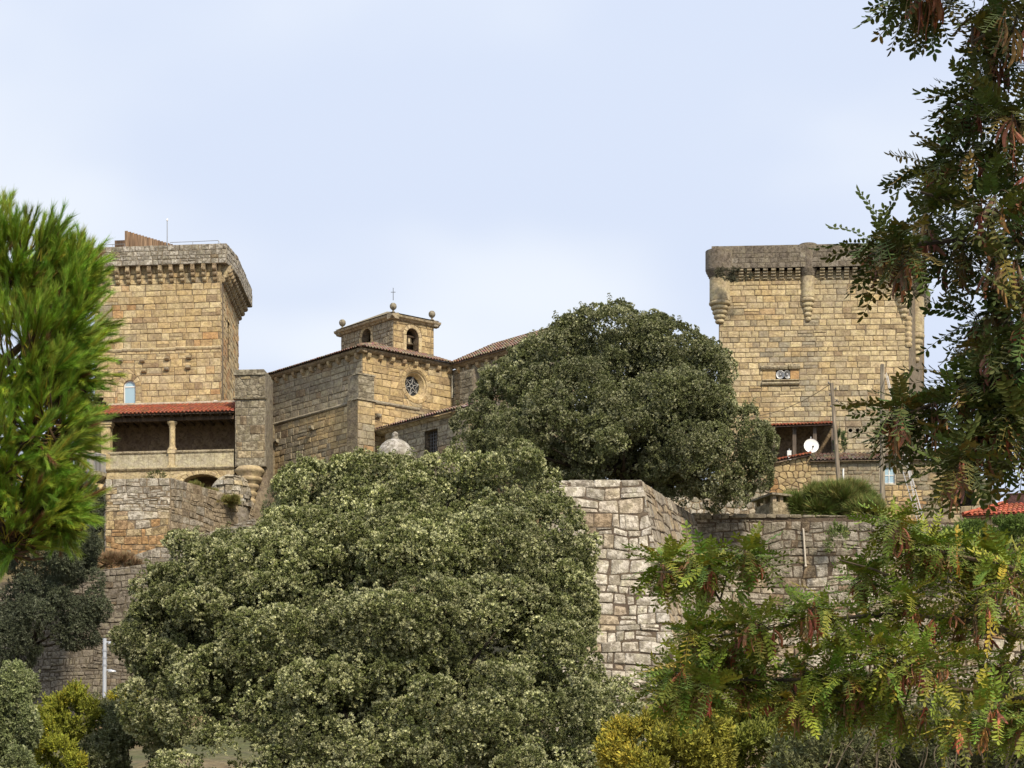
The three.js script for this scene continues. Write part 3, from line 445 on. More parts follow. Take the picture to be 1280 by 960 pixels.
// ---------- the church ----------
{
  const Y0 = 26, Cn = at(453, 0, 145).setY(Y0), Lf = at(332, 0, 153.65).setY(Y0), Rt = at(566, 0, 149.8).setY(Y0);
  const lf = frameW(Lf, Cn), rf = frameW(Cn, Rt), T = thing('stone_church', 'grey and golden ashlar church with bracketed eaves and round window', 'church', Cn.clone());
  const list = [], vE = rf.uv(453, 441)[1], vS = rf.uv(470, 503)[1] + 0.0;
  const ow = rf.uv(520, 481), hole = circPts(ow[0], ow[1], 1.0, 20), inner = circPts(ow[0], ow[1], 0.98, 20);
  const tl = tone({ seed: 51, grey: 0.72, orange: 0.02, pale: 0.35, scale: 1.0 }), tl2 = tone({ seed: 52, grey: 0.5, orange: 0.06, pale: 0.35, scale: 1.05 }), tr = tone({ seed: 53, grey: 0.12, orange: 0.06, pale: 0.35 });
  lay(list, lf, { u1: lf.L, v0: vS + 0.1, v1: vE, h: 0.42, l: 0.72, tint: tl }); lay(list, lf, { u0: -0.8, v0: 1.0, v1: vS - 0.12, h: 0.42, l: 0.75, tint: tl2 });
  lay(list, rf, { v0: vS + 0.1, v1: vE, h: 0.45, l: 0.85, tint: tr, holes: [circPts(ow[0], ow[1], 1.28, 20)] }); lay(list, rf, { v0: 2, v1: vS - 0.12, h: 0.45, l: 0.85, tint: tr });
  for (let i = 0; i < 18; i++) { const a = i / 18 * 6.2832, b = (i + 0.96) / 18 * 6.2832, q = (t, R) => [ow[0] + Math.cos(t) * R, ow[1] + Math.sin(t) * R]; stone(list, rf, [q(a, 1.0), q(a, 1.27), q(b, 1.27), q(b, 1.0)], { d: 0.05, tint: tr(i, 3) }); }
  setStones(T, list, M.ashlar, 300);
  add(T, 'wall_core', merge([coreG(lf, rect(-0.8, 0, lf.L, vE)), coreG(rf, rect(0, 0, rf.L, vE), [inner], 1.0)]), M.mortar);
  // splayed round window: tapering ring, iron star, pane
  const ring = new G(); for (let i = 0; i < 32; i++) { const a = i / 32 * 6.2832, b = (i + 1) / 32 * 6.2832, q = (t, R, w) => rf.P(ow[0] + Math.cos(t) * R, ow[1] + Math.sin(t) * R, w); const rs = [[1.0, 0.03], [0.93, -0.02], [0.9, -0.12], [0.82, -0.14], [0.66, -0.5], [0.66, -0.62]]; for (let s = 0; s < rs.length - 1; s++) ring.quad(q(a, ...rs[s]), q(b, ...rs[s]), q(b, ...rs[s + 1]), q(a, ...rs[s + 1]), mix3(PALE, GOLD, 0.3)); }
  const wn = add(T, 'round_window', ring.build(), M.ashlar), star = []; const wp = (t, R) => rf.P(ow[0] + Math.cos(t) * R, ow[1] + Math.sin(t) * R, -0.52);
  for (let i = 0; i < 6; i++) { const a = i / 6 * 6.2832 + 0.3; star.push(rod(wp(a, 0.12), wp(a, 0.66), 0.028, 0.028, [0.36, 0.36, 0.35])); star.push(rod(wp(a, 0.16), wp(a + 1.047, 0.16), 0.026, 0.026, [0.36, 0.36, 0.35])); star.push(rod(wp(a + 0.52, 0.35), wp(a, 0.66), 0.018, 0.018, [0.36, 0.36, 0.35]), rod(wp(a + 0.52, 0.35), wp(a + 1.047, 0.66), 0.018, 0.018, [0.36, 0.36, 0.35])); }
  add(wn, 'tracery', merge(star), M.paint); const pn = new G(); for (let i = 0; i < 20; i++) pn.tri(rf.P(ow[0], ow[1], -0.57), rf.P(...circPts(ow[0], ow[1], 0.67, 20)[i], -0.57), rf.P(...circPts(ow[0], ow[1], 0.67, 20)[(i + 1) % 20], -0.57), [0.03, 0.035, 0.04]); add(wn, 'pane', pn.build(), new THREE.MeshStandardMaterial({ vertexColors: true, roughness: 0.15, side: THREE.DoubleSide }));
  // sloping weathering course round both walls
  const wc = s => [[-0.02, s - 0.14], [0.10, s - 0.08], [0.14, s], [0.1, s + 0.04], [-0.02, s + 0.2]];
  add(T, 'string_course', merge([profileG(lf, -0.8, lf.L + 0.1, wc(vS), GREYS), profileG(rf, -0.05, rf.L * 0.62, wc(vS), GREYS)]), M.grey);
  // corner buttress
  const bf = frameW(Cn.clone().addScaledVector(lf.dir, 0.5).addScaledVector(rf.dir, -0.42), Cn.clone().addScaledVector(rf.dir, 0.5).addScaledVector(lf.dir, 0.5)), bl = [], bt = bf.uv(456, 469)[1], bm = bf.uv(456, 499)[1];
  const bu = [bf.uv(447, 500)[0], bf.uv(468.5, 500)[0]], bl2 = []; lay(bl, bf, { u0: bu[0], u1: bu[1], v0: 0.5, v1: bm - 0.1, h: 0.5, l: 0.8, tint: tone({ seed: 57, grey: 0.45, pale: 0.35, scale: 0.95 }) }); lay(bl2, bf, { u0: bu[0] + 0.05, u1: bu[1] - 0.05, v0: bm, v1: bt, h: 0.5, l: 0.8, tint: tone({ seed: 58, grey: 0.85, pale: 0.3 }) });
  setStones(T, bl, M.ashlar, 60, 'buttress_stone'); setStones(T, bl2, M.lichen, 20, 'buttress_stone');
  add(T, 'buttress', merge([blockG(bf, bu[0], 0, bu[1], bm, -1.2, 0, [0.28, 0.23, 0.15]), blockG(bf, bu[0] + 0.05, bm, bu[1] - 0.05, bt, -1.2, 0, [0.3, 0.27, 0.2])]), M.mortar);
  add(T, 'buttress_ledge', blockG(bf, bu[0] - 0.1, bm - 0.09, bu[1] + 0.1, bm + 0.02, -0.6, 0.14, GREYS), M.grey); add(T, 'buttress_cap', blockG(bf, bu[0] - 0.02, bt, bu[1] + 0.02, bt + 0.1, -0.6, 0.08, GREYS), M.grey);
  for (const [z, fr] of [[[340, 690], lf], [[545, 635], lf], [[157, 760], lf], [[672, 628], rf]]) { const [u, v] = fr.uv(310 + z[0] / 4.173, 370 + z[1] / 4.173); add(T, 'corbel', profileG(fr, u - 0.17, u + 0.17, [[-0.1, v - 0.15], [0.22, v - 0.1], [0.3, v], [0.3, v + 0.14], [-0.1, v + 0.16]], GREYS), M.grey); }
  // second lower block at the far end of the long wall
  const lb = frameW(Lf.clone().addScaledVector(lf.dir, -1.1).addScaledVector(lf.n, 0.25), Lf.clone().addScaledVector(lf.dir, 1.2).addScaledVector(lf.n, 0.25)), ll = [], lt = vS - 0.05; lay(ll, lb, { v0: 0.5, v1: lt, h: 0.45, l: 0.7, tint: tl2 }); setStones(T, ll, M.grey, 80, 'buttress_stone'); add(T, 'buttress', blockG(lb, 0, 0, lb.L, lt, -1.4, 0, [0.26, 0.22, 0.15]), M.mortar);
  // eaves: cornice, brackets, tiles
  const corn = (fr, u0, u1) => profileG(fr, u0, u1, [[-0.1, vE - 0.02], [0.2, vE], [0.34, vE + 0.08], [0.42, vE + 0.16], [0.42, vE + 0.24], [-0.1, vE + 0.26]], mix3(BROWN, GREYS, 0.5));
  add(T, 'cornice', merge([corn(lf, -0.5, lf.L + 0.4), corn(rf, -0.4, rf.L)]), M.grey);
  add(T, 'eave_fill', merge([blockG(lf, -0.4, vE + 0.2, lf.L, vE + 0.42, -0.5, 0, BROWN), blockG(rf, 0.05, vE + 0.2, rf.L, vE + 0.42, -0.5, 0, BROWN), blockG(lf, -0.4, vE + 0.22, lf.L + 0.25, vE + 0.33, 0, 0.28, BROWN), blockG(rf, -0.25, vE + 0.23, rf.L, vE + 0.34, 0, 0.28, BROWN)]), M.mortar);
  const br = (fr, u) => profileG(fr, u - 0.14, u + 0.14, [[-0.05, vE - 0.36], [0.1, vE - 0.34], [0.24, vE - 0.24], [0.3, vE - 0.12], [0.3, vE + 0.03], [-0.05, vE + 0.03]], mix3(PALE, BROWN, rr(0.3, 0.8)));
  for (let i = 0; i < 11; i++) add(T, 'eave_bracket', br(lf, 0.6 + i * (lf.L - 1) / 10), M.ashlar); for (let i = 0; i < 8; i++) add(T, 'eave_bracket', br(rf, 0.4 + i * (rf.L - 0.8) / 7), M.ashlar);
  const clay = () => mix3(mix3([0.40, 0.21, 0.13], [0.34, 0.25, 0.18], rnd()), [0.42, 0.37, 0.30], rnd() < 0.35 ? 0.7 : 0.2).map(x => x * rr(0.7, 1.1));
  const sl = 0.36, eps = 0.55, oL = lf.P(-0.6, vE + 0.26, eps), oC = lf.P(lf.L, vE + 0.26, eps).addScaledVector(rf.n, eps), oR = rf.P(0, vE + 0.26, eps).addScaledVector(lf.n, eps);
  const up = fr => fr.n.clone().multiplyScalar(-1).add(new V3(0, sl, 0)).normalize(), wl = oC.distanceTo(oL), wr = rf.L + 0.6;
  const roof = add(T, 'roof', (() => { const g = new G(), S1 = up(lf), S2 = up(rf), k = [0.2, 0.14, 0.1], q = (o, d, u, S, s) => o.clone().addScaledVector(d, u).addScaledVector(S, s); const ch = Math.sqrt(1 + sl * sl);
    g.quad(oL, oC, q(oL, lf.dir, wl - 5, S1, 5 * ch), q(oL, lf.dir, 0, S1, 5 * ch), k); g.quad(oR, q(oR, rf.dir, wr, S2, 0), q(oR, rf.dir, wr, S2, 5 * ch), q(oR, rf.dir, 5, S2, 5 * ch), k); return g.build(); })(), M.tile);
  add(roof, 'roof_tiles', merge([tilesG(oL, lf.dir, up(lf), wl, 5, { inside: (u, s) => wl - u > s * 0.93, tint: clay }), tilesG(oR, rf.dir, up(rf), wr, 5, { inside: (u, s) => u > s * 0.93, tint: clay })]), M.tile, { kind: 'stuff' });
  { const g = []; for (let i = 0; i < 12; i++) { const a = oC.clone().lerp(oC.clone().addScaledVector(up(lf), 5).addScaledVector(lf.dir, -4.7), i / 12), b = oC.clone().lerp(oC.clone().addScaledVector(up(lf), 5).addScaledVector(lf.dir, -4.7), (i + 1.15) / 12); a.y += 0.08; b.y += 0.05; g.push(rod(a, b, 0.13, 0.11, clay(), 8)); } add(roof, 'hip_tiles', merge(g), M.tile); }
  add(T, 'downpipe', rod(rf.P(rf.uv(564, 474)[0], rf.uv(564, 470)[1], 0.12), rf.P(rf.uv(564, 474)[0], rf.uv(564, 498)[1], 0.12), 0.06, 0.06, [0.75, 0.68, 0.5]), M.paint);

  // ---- belfry ----
  const bc = at(491.5, 0, 150), l = lf.dir.clone().negate(), r = rf.dir.clone(), BL = 6.04, BR = 3.48; bc.y = Y0;
  const f1 = frameW(bc.clone().addScaledVector(l, BL), bc), f2 = frameW(bc, bc.clone().addScaledVector(r, BR)), f3 = frameW(f2.B, f2.B.clone().addScaledVector(l, BL)), f4 = frameW(f3.B, f1.A);
  const B = thing('belfry', 'square stone belfry with arched openings and ball finials on church roof', 'belfry', bc.clone().setY(Y0 + vE)), b1 = [], b2 = [], vt = f2.uv(491.5, 399)[1], vb = vE + 0.3;
  const a1 = f1.uv(458, 422), a2 = f2.uv(515.5, 420), h1 = archPts(a1[0], vb + 0.7, 0.52, a1[1] + 0.1, 8), h2 = archPts(a2[0], vb + 0.45, 0.52, a2[1], 8), o1 = archPts(a1[0], vb + 0.69, 0.8, a1[1] + 0.1, 8), o2 = archPts(a2[0], vb + 0.44, 0.8, a2[1], 8);
  lay(b1, f1, { v0: vb, v1: vt, h: 0.36, l: 0.5, mode: 'ashlar', vary: 0.4, jit: 0.03, gap: 0.05, tint: tone({ seed: 61, grey: 0.75, orange: 0.02, scale: 1.0 }), holes: [o1] }); lay(b2, f2, { v0: vb, v1: vt, h: 0.42, l: 0.6, tint: tone({ seed: 63, grey: 0.3, pale: 0.3, scale: 0.92 }), holes: [o2] });
  for (const [ll, ff, c] of [[b1, f1, a1.map((x, i) => x + 0.1 * i)], [b2, f2, a2]]) for (let i = 0; i < 7; i++) { const a = i / 7 * Math.PI, b = (i + 1) / 7 * Math.PI - 0.03, q = (t, R) => [c[0] + Math.cos(t) * R, c[1] + Math.sin(t) * R]; stone(ll, ff, [q(a, 0.53), q(a, 0.79), q(b, 0.79), q(b, 0.53)], { d: 0.03, tint: PALE }); for (const s of [0]) { stone(ll, ff, rect(c[0] - 0.79, vb + 0.6 + i * 0.001, c[0] - 0.53, c[1] - 0.02), { d: 0.03, tint: PALE }); stone(ll, ff, rect(c[0] + 0.53, vb + 0.6, c[0] + 0.79, c[1] - 0.02 - i * 0.001), { d: 0.03, tint: PALE }); break; } if (i) { } }
  setStones(B, b1, M.grey, 120); setStones(B, b2, M.ashlar, 90);
  const c3 = archPts(BL - 3, vb + 0.7, 0.6, a1[1], 6), c4 = archPts(BR / 2, vb + 0.6, 0.6, a1[1], 6);
  add(B, 'wall_core', merge([coreG(f1, rect(0, vb - 1, BL, vt), [h1], 0.6), coreG(f2, rect(0, vb - 1, BR, vt), [h2], 0.6), coreG(f3, rect(0, vb - 1, BL, vt), [], 0.5), coreG(f4, rect(0, vb - 1, BR, vt), [], 0.5)]), M.mortar);
  const cv = s => [[-0.2, vt - 0.02], [0.12, vt], [0.2, vt + 0.1], [0.34, vt + 0.16], [0.38, vt + 0.3], [-0.2, vt + 0.42]];
  add(B, 'cornice', merge([profileG(f1, -0.38, BL + 0.38, cv(), mix3(GOLD, GREYS, 0.7)), profileG(f2, -0.38, BR + 0.38, cv(), mix3(GOLD, GREYS, 0.7)), profileG(f3, -0.3, BL + 0.3, cv(), GREYS), profileG(f4, -0.3, BR + 0.3, cv(), GREYS)]), M.grey);
  const rg = new G(), e = [f1.P(-0.3, vt + 0.4, 0.3), f2.P(0, vt + 0.4, 0.3).addScaledVector(f1.n, 0.3), f3.P(0, vt + 0.4, 0.3).addScaledVector(f2.n, 0.3), f4.P(0, vt + 0.4, 0.3).addScaledVector(f3.n, 0.3)], ap = e[0].clone().add(e[2]).multiplyScalar(0.5); ap.y += 1.0; for (let i = 0; i < 4; i++) rg.tri(e[i], e[(i + 1) % 4], ap, mix3(BROWN, [0.3, 0.3, 0.2], 0.5)); add(B, 'roof', rg.build(), M.grey);
  [f1.P(0.15, vt + 0.4, 0), f2.P(0, vt + 0.4, 0), f2.P(BR - 0.15, vt + 0.4, 0), f3.P(BL - 0.1, vt + 0.4, 0)].forEach((p, i) => { const m = add(B, 'ball_finial', lathe(p, [[0.2, 0], [0.2, 0.12], [0.1, 0.2], [0.1, 0.32], [0.22, 0.36], [0.33, 0.5], [0.36, 0.64], [0.32, 0.8], [0.18, 0.93], [0.01, 0.97]].map(q => [q[0] * 0.68, q[1] * 0.75]), mix3(GREYS, DARKS, 0.4), 14), M.grey); if (i === 1) add(m, 'iron_cross', merge([rod(p.clone().add(new V3(0, 0.9, 0)), p.clone().add(new V3(0, 1.75, 0)), 0.025, 0.02, [0.1, 0.1, 0.1]), rod(p.clone().add(new V3(-0.16, 1.45, 0)), p.clone().add(new V3(0.16, 1.45, 0)), 0.02, 0.02, [0.1, 0.1, 0.1])]), M.metal); });
  const bp = f2.P(a2[0], a2[1] - 0.55, -0.45), Bl = thing('church_bell', 'small dark bronze bell hanging in belfry arch', 'bell', bp); add(Bl, 'bell', lathe(bp, [[0.34, 0], [0.3, 0.08], [0.22, 0.2], [0.2, 0.4], [0.14, 0.5], [0.02, 0.54]], [0.16, 0.13, 0.08], 16), M.metal); add(Bl, 'yoke', rod(f2.P(a2[0] - 0.6, a2[1] + 0.05, -0.45), f2.P(a2[0] + 0.6, a2[1] + 0.05, -0.45), 0.09, 0.09, [0.12, 0.08, 0.05]), M.wood);

  // ---- nave running towards the oak ----
  const nf = frameW(Rt.clone(), Rt.clone().addScaledVector(lf.dir, 11.6)), N = thing('church_nave', 'long nave wall with buttress and weathered tiled roof behind the oak', 'nave', nf.P(5, 0)), nl = [], vN = vE - 0.05;
  lay(nl, nf, { v0: 2, v1: vN, h: 0.45, l: 0.75, tint: tone({ seed: 67, grey: 0.75, orange: 0.02, scale: 1.0 }) }); setStones(N, nl, M.grey, 150); add(N, 'wall_core', coreG(nf, rect(0, 0, nf.L, vN)), M.mortar);
  const nb0 = nf.uv(582, 480)[0], nb1 = nf.uv(599, 480)[0], nbl = []; const nbf = frameW(nf.P(0, 0, 0.5), nf.P(nf.L, 0, 0.5)); lay(nbl, nbf, { u0: nb0, u1: nb1, v0: 2, v1: vN - 0.5, h: 0.5, l: 0.8, tint: tone({ seed: 68, grey: 0.8 }) }); setStones(N, nbl, M.lichen, 40, 'buttress_stone'); add(N, 'buttress', blockG(nf, nb0, 0, nb1, vN - 0.45, 0, 0.5, [0.3, 0.27, 0.21]), M.mortar);
  add(N, 'cornice', profileG(nf, 0.4, nf.L, [[-0.1, vN - 0.02], [0.2, vN], [0.34, vN + 0.08], [0.4, vN + 0.22], [-0.1, vN + 0.24]], mix3(BROWN, GREYS, 0.6)), M.grey); for (let i = 0; i < 10; i++) add(N, 'eave_bracket', (u => profileG(nf, u - 0.14, u + 0.14, [[-0.05, vN - 0.36], [0.1, vN - 0.34], [0.26, vN - 0.2], [0.3, vN + 0.01], [-0.05, vN + 0.01]], mix3(PALE, BROWN, rr(0.3, 0.8))))(0.9 + i), M.ashlar);
  add(N, 'eave_fill', merge([blockG(nf, 0, vN + 0.2, nf.L, vN + 0.44, -0.5, 0, BROWN), blockG(nf, 0, vN + 0.21, nf.L, vN + 0.32, 0, 0.28, BROWN)]), M.mortar);
  const nS = nf.n.clone().multiplyScalar(-1).add(new V3(0, 0.49, 0)).normalize(), nO = nf.P(-0.2, vN + 0.26, 0.55), uE = nf.uv(666, 430)[0];
  const nr = add(N, 'roof', (() => { const g = new G(); boxG(g, nO.clone().add(new V3(0, -0.08, 0)), nf.dir.clone().multiplyScalar(uE + 0.2), nS.clone().multiplyScalar(5), new V3(0, 0.06, 0), [0.2, 0.14, 0.1]); boxG(g, nO.clone().add(new V3(0, -0.085, 0)).addScaledVector(nf.dir, uE + 0.2), nf.dir.clone().multiplyScalar(3.2), nS.clone().multiplyScalar(2.2), new V3(0, 0.06, 0), [0.2, 0.14, 0.1]); return g.build(); })(), M.tile);
  add(nr, 'roof_tiles', merge([tilesG(nO, nf.dir, nS, uE + 0.2, 5, { tint: clay }), tilesG(nO.clone().addScaledVector(nf.dir, uE + 0.2), nf.dir, nS, 3.2, 2.2, { tint: clay })]), M.tile, { kind: 'stuff' });
  const sp = nO.clone().addScaledVector(nf.dir, uE - 0.1).addScaledVector(nS, 4.9); solo('roof_spike', 'thin dark spike on the nave roof ridge', 'spike', sp, merge([rod(sp.clone().add(new V3(0, -0.1, 0)), sp.clone().add(new V3(0, 0.8, 0)), 0.03, 0.02, [0.08, 0.08, 0.08]), ballG(sp.clone().add(new V3(0, 0.5, 0)), 0.05, [0.08, 0.08, 0.08])]), M.metal);

  // ---- low chapel with tiled lean-to ----
  const cA = at(472, 0, 145.6).setY(Y0), cf = frameW(cA, cA.clone().addScaledVector(lf.dir, 9.6)), Cc = thing('side_chapel', 'low stone annex with tiled lean-to roof and barred window', 'chapel', cf.P(4, 0)), cl = [], vC = cf.uv(476, 541)[1];
  const wq = [cf.uv(531, 560)[0], cf.uv(547, 560)[0], cf.uv(541, 566)[1], cf.uv(541, 537)[1]], wr2 = rect(wq[0], wq[2], wq[1], wq[3]);
  lay(cl, cf, { u0: 0.9, v0: 1, v1: vC, h: 0.48, l: 0.8, tint: tone({ seed: 71, grey: 0.7, pale: 0.4, scale: 0.9 }), holes: [wr2] }); setStones(Cc, cl, M.grey, 120); add(Cc, 'wall_core', coreG(cf, rect(0.8, 0, cf.L, vC), [wr2], 0.6), M.mortar);
  const bars = [], win = add(Cc, 'window', blockG(cf, wq[0], wq[2], wq[1], wq[3], -0.62, -0.55, [0.15, 0.12, 0.09]), M.wood);
  for (let i = 1; i < 5; i++) bars.push(rod(cf.P(mix(wq[0], wq[1], i / 5), wq[2], -0.3), cf.P(mix(wq[0], wq[1], i / 5), wq[3], -0.3), 0.02, 0.02, [0.15, 0.15, 0.15])); for (let i = 1; i < 7; i++) bars.push(rod(cf.P(wq[0], mix(wq[2], wq[3], i / 7), -0.3), cf.P(wq[1], mix(wq[2], wq[3], i / 7), -0.3), 0.018, 0.018, [0.15, 0.15, 0.15])); add(win, 'bars', merge(bars), M.metal);
  const cS = cf.n.clone().multiplyScalar(-1).add(new V3(0, 0.36, 0)).normalize(), cO = cf.P(0, vC + 0.12, 0.5); add(Cc, 'cornice', profileG(cf, 0.1, cf.L, [[-0.1, vC - 0.18], [0.16, vC - 0.1], [0.3, vC + 0.06], [-0.1, vC + 0.1]], mix3(PALE, GREYS, 0.5)), M.grey);
  const cr = add(Cc, 'roof', (() => { const g = new G(); boxG(g, cO.clone().add(new V3(0, -0.08, 0)), cf.dir.clone().multiplyScalar(cf.L), cS.clone().multiplyScalar(5.5), new V3(0, 0.06, 0), [0.2, 0.15, 0.1]); return g.build(); })(), M.tile); add(cr, 'roof_tiles', tilesG(cO, cf.dir, cS, cf.L, 5.5, { tint: clay }), M.tile, { kind: 'stuff' });
  // white-capped stair turret dome in front of it
  const dd = at(494, 572, 137.5), Tu = thing('turret_dome', 'small lichen-spotted stone turret dome with knob finial', 'dome', dd.clone().setY(26)), R = 1.16;
  const dome = []; for (let i = 0; i <= 8; i++) { const a = i / 8 * Math.PI / 2; dome.push([R * Math.cos(a) + 0.001, Math.sin(a) * 1.18]); }
  add(Tu, 'dome', lathe(dd, dome, [0.55, 0.52, 0.46], 24), M.lichen); add(Tu, 'rim', lathe(dd, [[R, -0.16], [R + 0.1, -0.12], [R + 0.1, 0], [R, 0.03]], GREYS, 24), M.grey); add(Tu, 'drum', lathe(dd.clone().setY(26), [[R - 0.06, -2], [R - 0.06, dd.y - 26 - 0.15]], GREYS, 24), M.grey);
  add(Tu, 'finial', lathe(dd.clone().add(new V3(0, 1.14, 0)), [[0.26, 0], [0.24, 0.08], [0.14, 0.14], [0.2, 0.24], [0.19, 0.36], [0.1, 0.46], [0.01, 0.5]], [0.5, 0.47, 0.4], 14), M.lichen);
}
// ---------- the keep on the other side ----------
{
  const Y0 = 24.5, D0 = 160, fr = frame(899, D0 + 0.6, 1136, D0 - 0.2, Y0), rt = frameW(fr.B, fr.B.clone().addScaledVector(fr.n, -13).addScaledVector(fr.dir, 2.7)), lf = frameW(fr.A.clone().addScaledVector(fr.n, -13).addScaledVector(fr.dir, 1.4), fr.A), bk = frameW(rt.B, lf.A);
  const T = thing('castle_keep', 'broad pale stone keep with dark parapet and corbelled corner turrets', 'tower', fr.P(fr.L / 2, 0, -6)), list = [];
  const U = (px, py = 400) => fr.uv(px, py)[0], V = (px, py) => fr.uv(px, py)[1], vT = V(1000, 338);
  const n0 = U(970), n1 = U(987.5), nv0 = V(978, 474.5), nv1 = V(978, 462.5), niche = rect(n0, nv0, n1, nv1), panel = rect(U(953), V(960, 476), U(999), V(960, 462));
  const tg = tone({ seed: 101, grey: 0.32, orange: 0.06, pale: 0.6, f: 0.2 }), holesR = [U(1063, 538), U(1072, 538)].map(u => [u, V(1068, 538)]);
  const stain = (u, v) => smooth(0.52, 0.8, vnoise(u * 0.9 + 3, v * 0.13, 77)) * 0.75 + smooth(0.55, 0.1, Math.abs(u - U(1008)) ) * smooth(0, -4, v - V(1010, 400)) * 0.4 + smooth(2.2, 0.2, u) * 0.5;
  lay(list, fr, { v0: 1, v1: vT, h: 0.40, l: 0.82, gap: 0.04, vary: 0.2, tint: (u, v) => mix3(tg(u, v), GREYS, stain(u, v) * rr(0.3, 1)), holes: [panel, ...holesR.map(c => rect(c[0] - 0.22, c[1] - 0.22, c[0] + 0.22, c[1] + 0.22))] });
  setStones(T, list, M.ashlar, 300);
  add(T, 'wall_core', merge([coreG(fr, rect(0, 0, fr.L, vT), [niche, ...holesR.map(c => circPts(c[0], c[1], 0.16, 10))], 0.8), coreG(rt, rect(0.3, 0, rt.L, vT)), coreG(lf, rect(0, 0, lf.L - 0.3, vT)), coreG(bk, rect(0, 0, bk.L, vT))]), M.mortar);
  for (const c of holesR) add(T, 'drain_hole', (() => { const g = new G(); for (let i = 0; i < 12; i++) { const q = (t, R, w) => fr.P(c[0] + Math.cos(t) * R, c[1] + Math.sin(t) * R, w), a = i / 12 * 6.2832, b = (i + 1) / 12 * 6.2832; g.quad(q(a, 0.23, 0.03), q(b, 0.23, 0.03), q(b, 0.15, 0.03), q(a, 0.15, 0.03), GREYS); g.quad(q(a, 0.15, 0.03), q(b, 0.15, 0.03), q(b, 0.15, -0.6), q(a, 0.15, -0.6), DARKS); } return g.build(); })(), M.ashlar);
  // window panel with slabs
  const pl = []; for (const [a, b] of [[U(953), n0], [n1, U(999)]]) stone(pl, fr, rect(a + 0.02, V(960, 476) + 0.02, b - 0.02, V(960, 462) - 0.02), { d: 0.02, tint: mix3(GOLD, ORANGE, b > n1 ? 0.6 : 0.1) }); setStones(T, pl, M.ashlar, 5, 'window_panel');
  const slab = (a, b, y0, y1) => profileG(fr, a, b, [[-0.05, y0], [0.16, y0 + 0.04], [0.24, (y0 + y1) / 2], [0.24, y1 - 0.05], [0.16, y1], [-0.05, y1]], mix3(GREYS, PALE, 0.3));
  add(T, 'window_lintel', slab(U(951), U(984.5), V(960, 463), V(960, 457.5)), M.grey); add(T, 'window_lintel', slab(U(985.5), U(1000), V(960, 462.5), V(960, 455.5)), M.grey); add(T, 'window_sill', merge([slab(U(953), U(998.5), V(960, 477.5), V(960, 474.8)), slab(U(952), U(999), V(960, 482.5), V(960, 478))]), M.grey);
  add(T, 'niche_back', blockG(fr, n0 - 0.1, nv0 - 0.1, n1 + 0.1, nv1 + 0.1, -1.6, -1.45, [0.28, 0.23, 0.16]), M.mortar);
  for (const [px, i] of [[975.3, 0], [983.6, 1]]) { const c = fr.P(U(px), V(978, 468.6), 0.05), S = thing('round_loudspeaker', i ? 'silver horn loudspeaker in keep window, at the orange panel side' : 'silver horn loudspeaker in keep window, turned straight out', 'loudspeaker', c.clone(), 'loudspeakers in the keep window'); const k = i ? [0.4, 0.41, 0.42] : [0.62, 0.63, 0.64];
    const bell = new THREE.LatheGeometry([[0.02, -0.3], [0.06, -0.28], [0.08, -0.15], [0.16, -0.05], [0.29, 0.05], [0.31, 0.06], [0.31, 0.03]].map(q => new THREE.Vector2(...q)), 20); bell.rotateX(Math.PI / 2); bell.rotateY(i ? 0.5 : -0.15); bell.translate(c.x, c.y, c.z); add(S, 'horn', fin(bell, k), M.metal);
    const core = new THREE.SphereGeometry(0.1, 12, 8); core.translate(c.x, c.y, c.z + 0.02); add(S, 'driver', fin(core, [0.35, 0.35, 0.36]), M.metal); add(S, 'bracket', rod(c.clone().add(new V3(0, 0, -0.2)), c.clone().add(new V3(0, -0.36, -0.2)), 0.03, 0.03, [0.2, 0.2, 0.2]), M.metal); }
  // parapet on small stepped consoles
  const out = 0.55, vb = V(950, 337.5), vt = V(1000, 308.5), conk = () => mix3(mix3(GREYS, PALE, rnd() * 0.6), DARKS, 0.2);
  const console_ = (f, u) => { const p = [[-0.05, vb - 0.8]]; for (let s = 0; s < 4; s++) { const w = out * (0.3 + s * 0.22), y = vb - 0.74 + s * 0.185; p.push([w - 0.08, y], [w, y + 0.05], [w, y + 0.13], [w - 0.06, y + 0.165]); } p.push([out, vb + 0.01], [-0.05, vb + 0.01]); return profileG(f, u - 0.17, u + 0.17, p, conk()); };
  for (let i = 0; i < 23; i++) { const u = mix(0.4, fr.L - 0.4, i / 22); if (Math.abs(u - U(1010)) < 0.55) continue; add(T, 'console', console_(fr, u), M.grey); }
  for (let i = 0; i < 14; i++) { add(T, 'console', console_(rt, 0.6 + i * 0.9), M.grey); add(T, 'console', console_(lf, 0.6 + i * 0.9), M.grey); }
  const o2 = v => [fr.A.clone().addScaledVector(fr.n, v).addScaledVector(lf.n, v), fr.B.clone().addScaledVector(fr.n, v).addScaledVector(rt.n, v), rt.B.clone().addScaledVector(bk.n, v).addScaledVector(rt.n, v), lf.A.clone().addScaledVector(bk.n, v).addScaledVector(lf.n, v)];
  const q = o2(out + 0.02), ps = [], tp = (u, v) => mix3(mix3([0.19, 0.165, 0.13], [0.25, 0.22, 0.17], rnd()), [0.42, 0.39, 0.32], rnd() < 0.08 ? 0.6 : 0);
  for (let i = 0; i < 4; i++) { const pf = frameW(q[i], q[(i + 1) % 4]); const e = i === 0 ? 0.02 : 0; if (i < 2) lay(ps, pf, { v0: vb, v1: vt + (i ? 0.0 : -0.05), h: 0.42, l: 0.7, gap: 0.02, bev: 0.015, d: [0, 0.02], tint: tp }); add(T, 'parapet', coreG(pf, rect(0, vb, pf.L, vt), [], 0.5, -e, [0.24, 0.205, 0.15]), M.grey); }
  setStones(T, ps, M.grey, 60, 'parapet_stone');
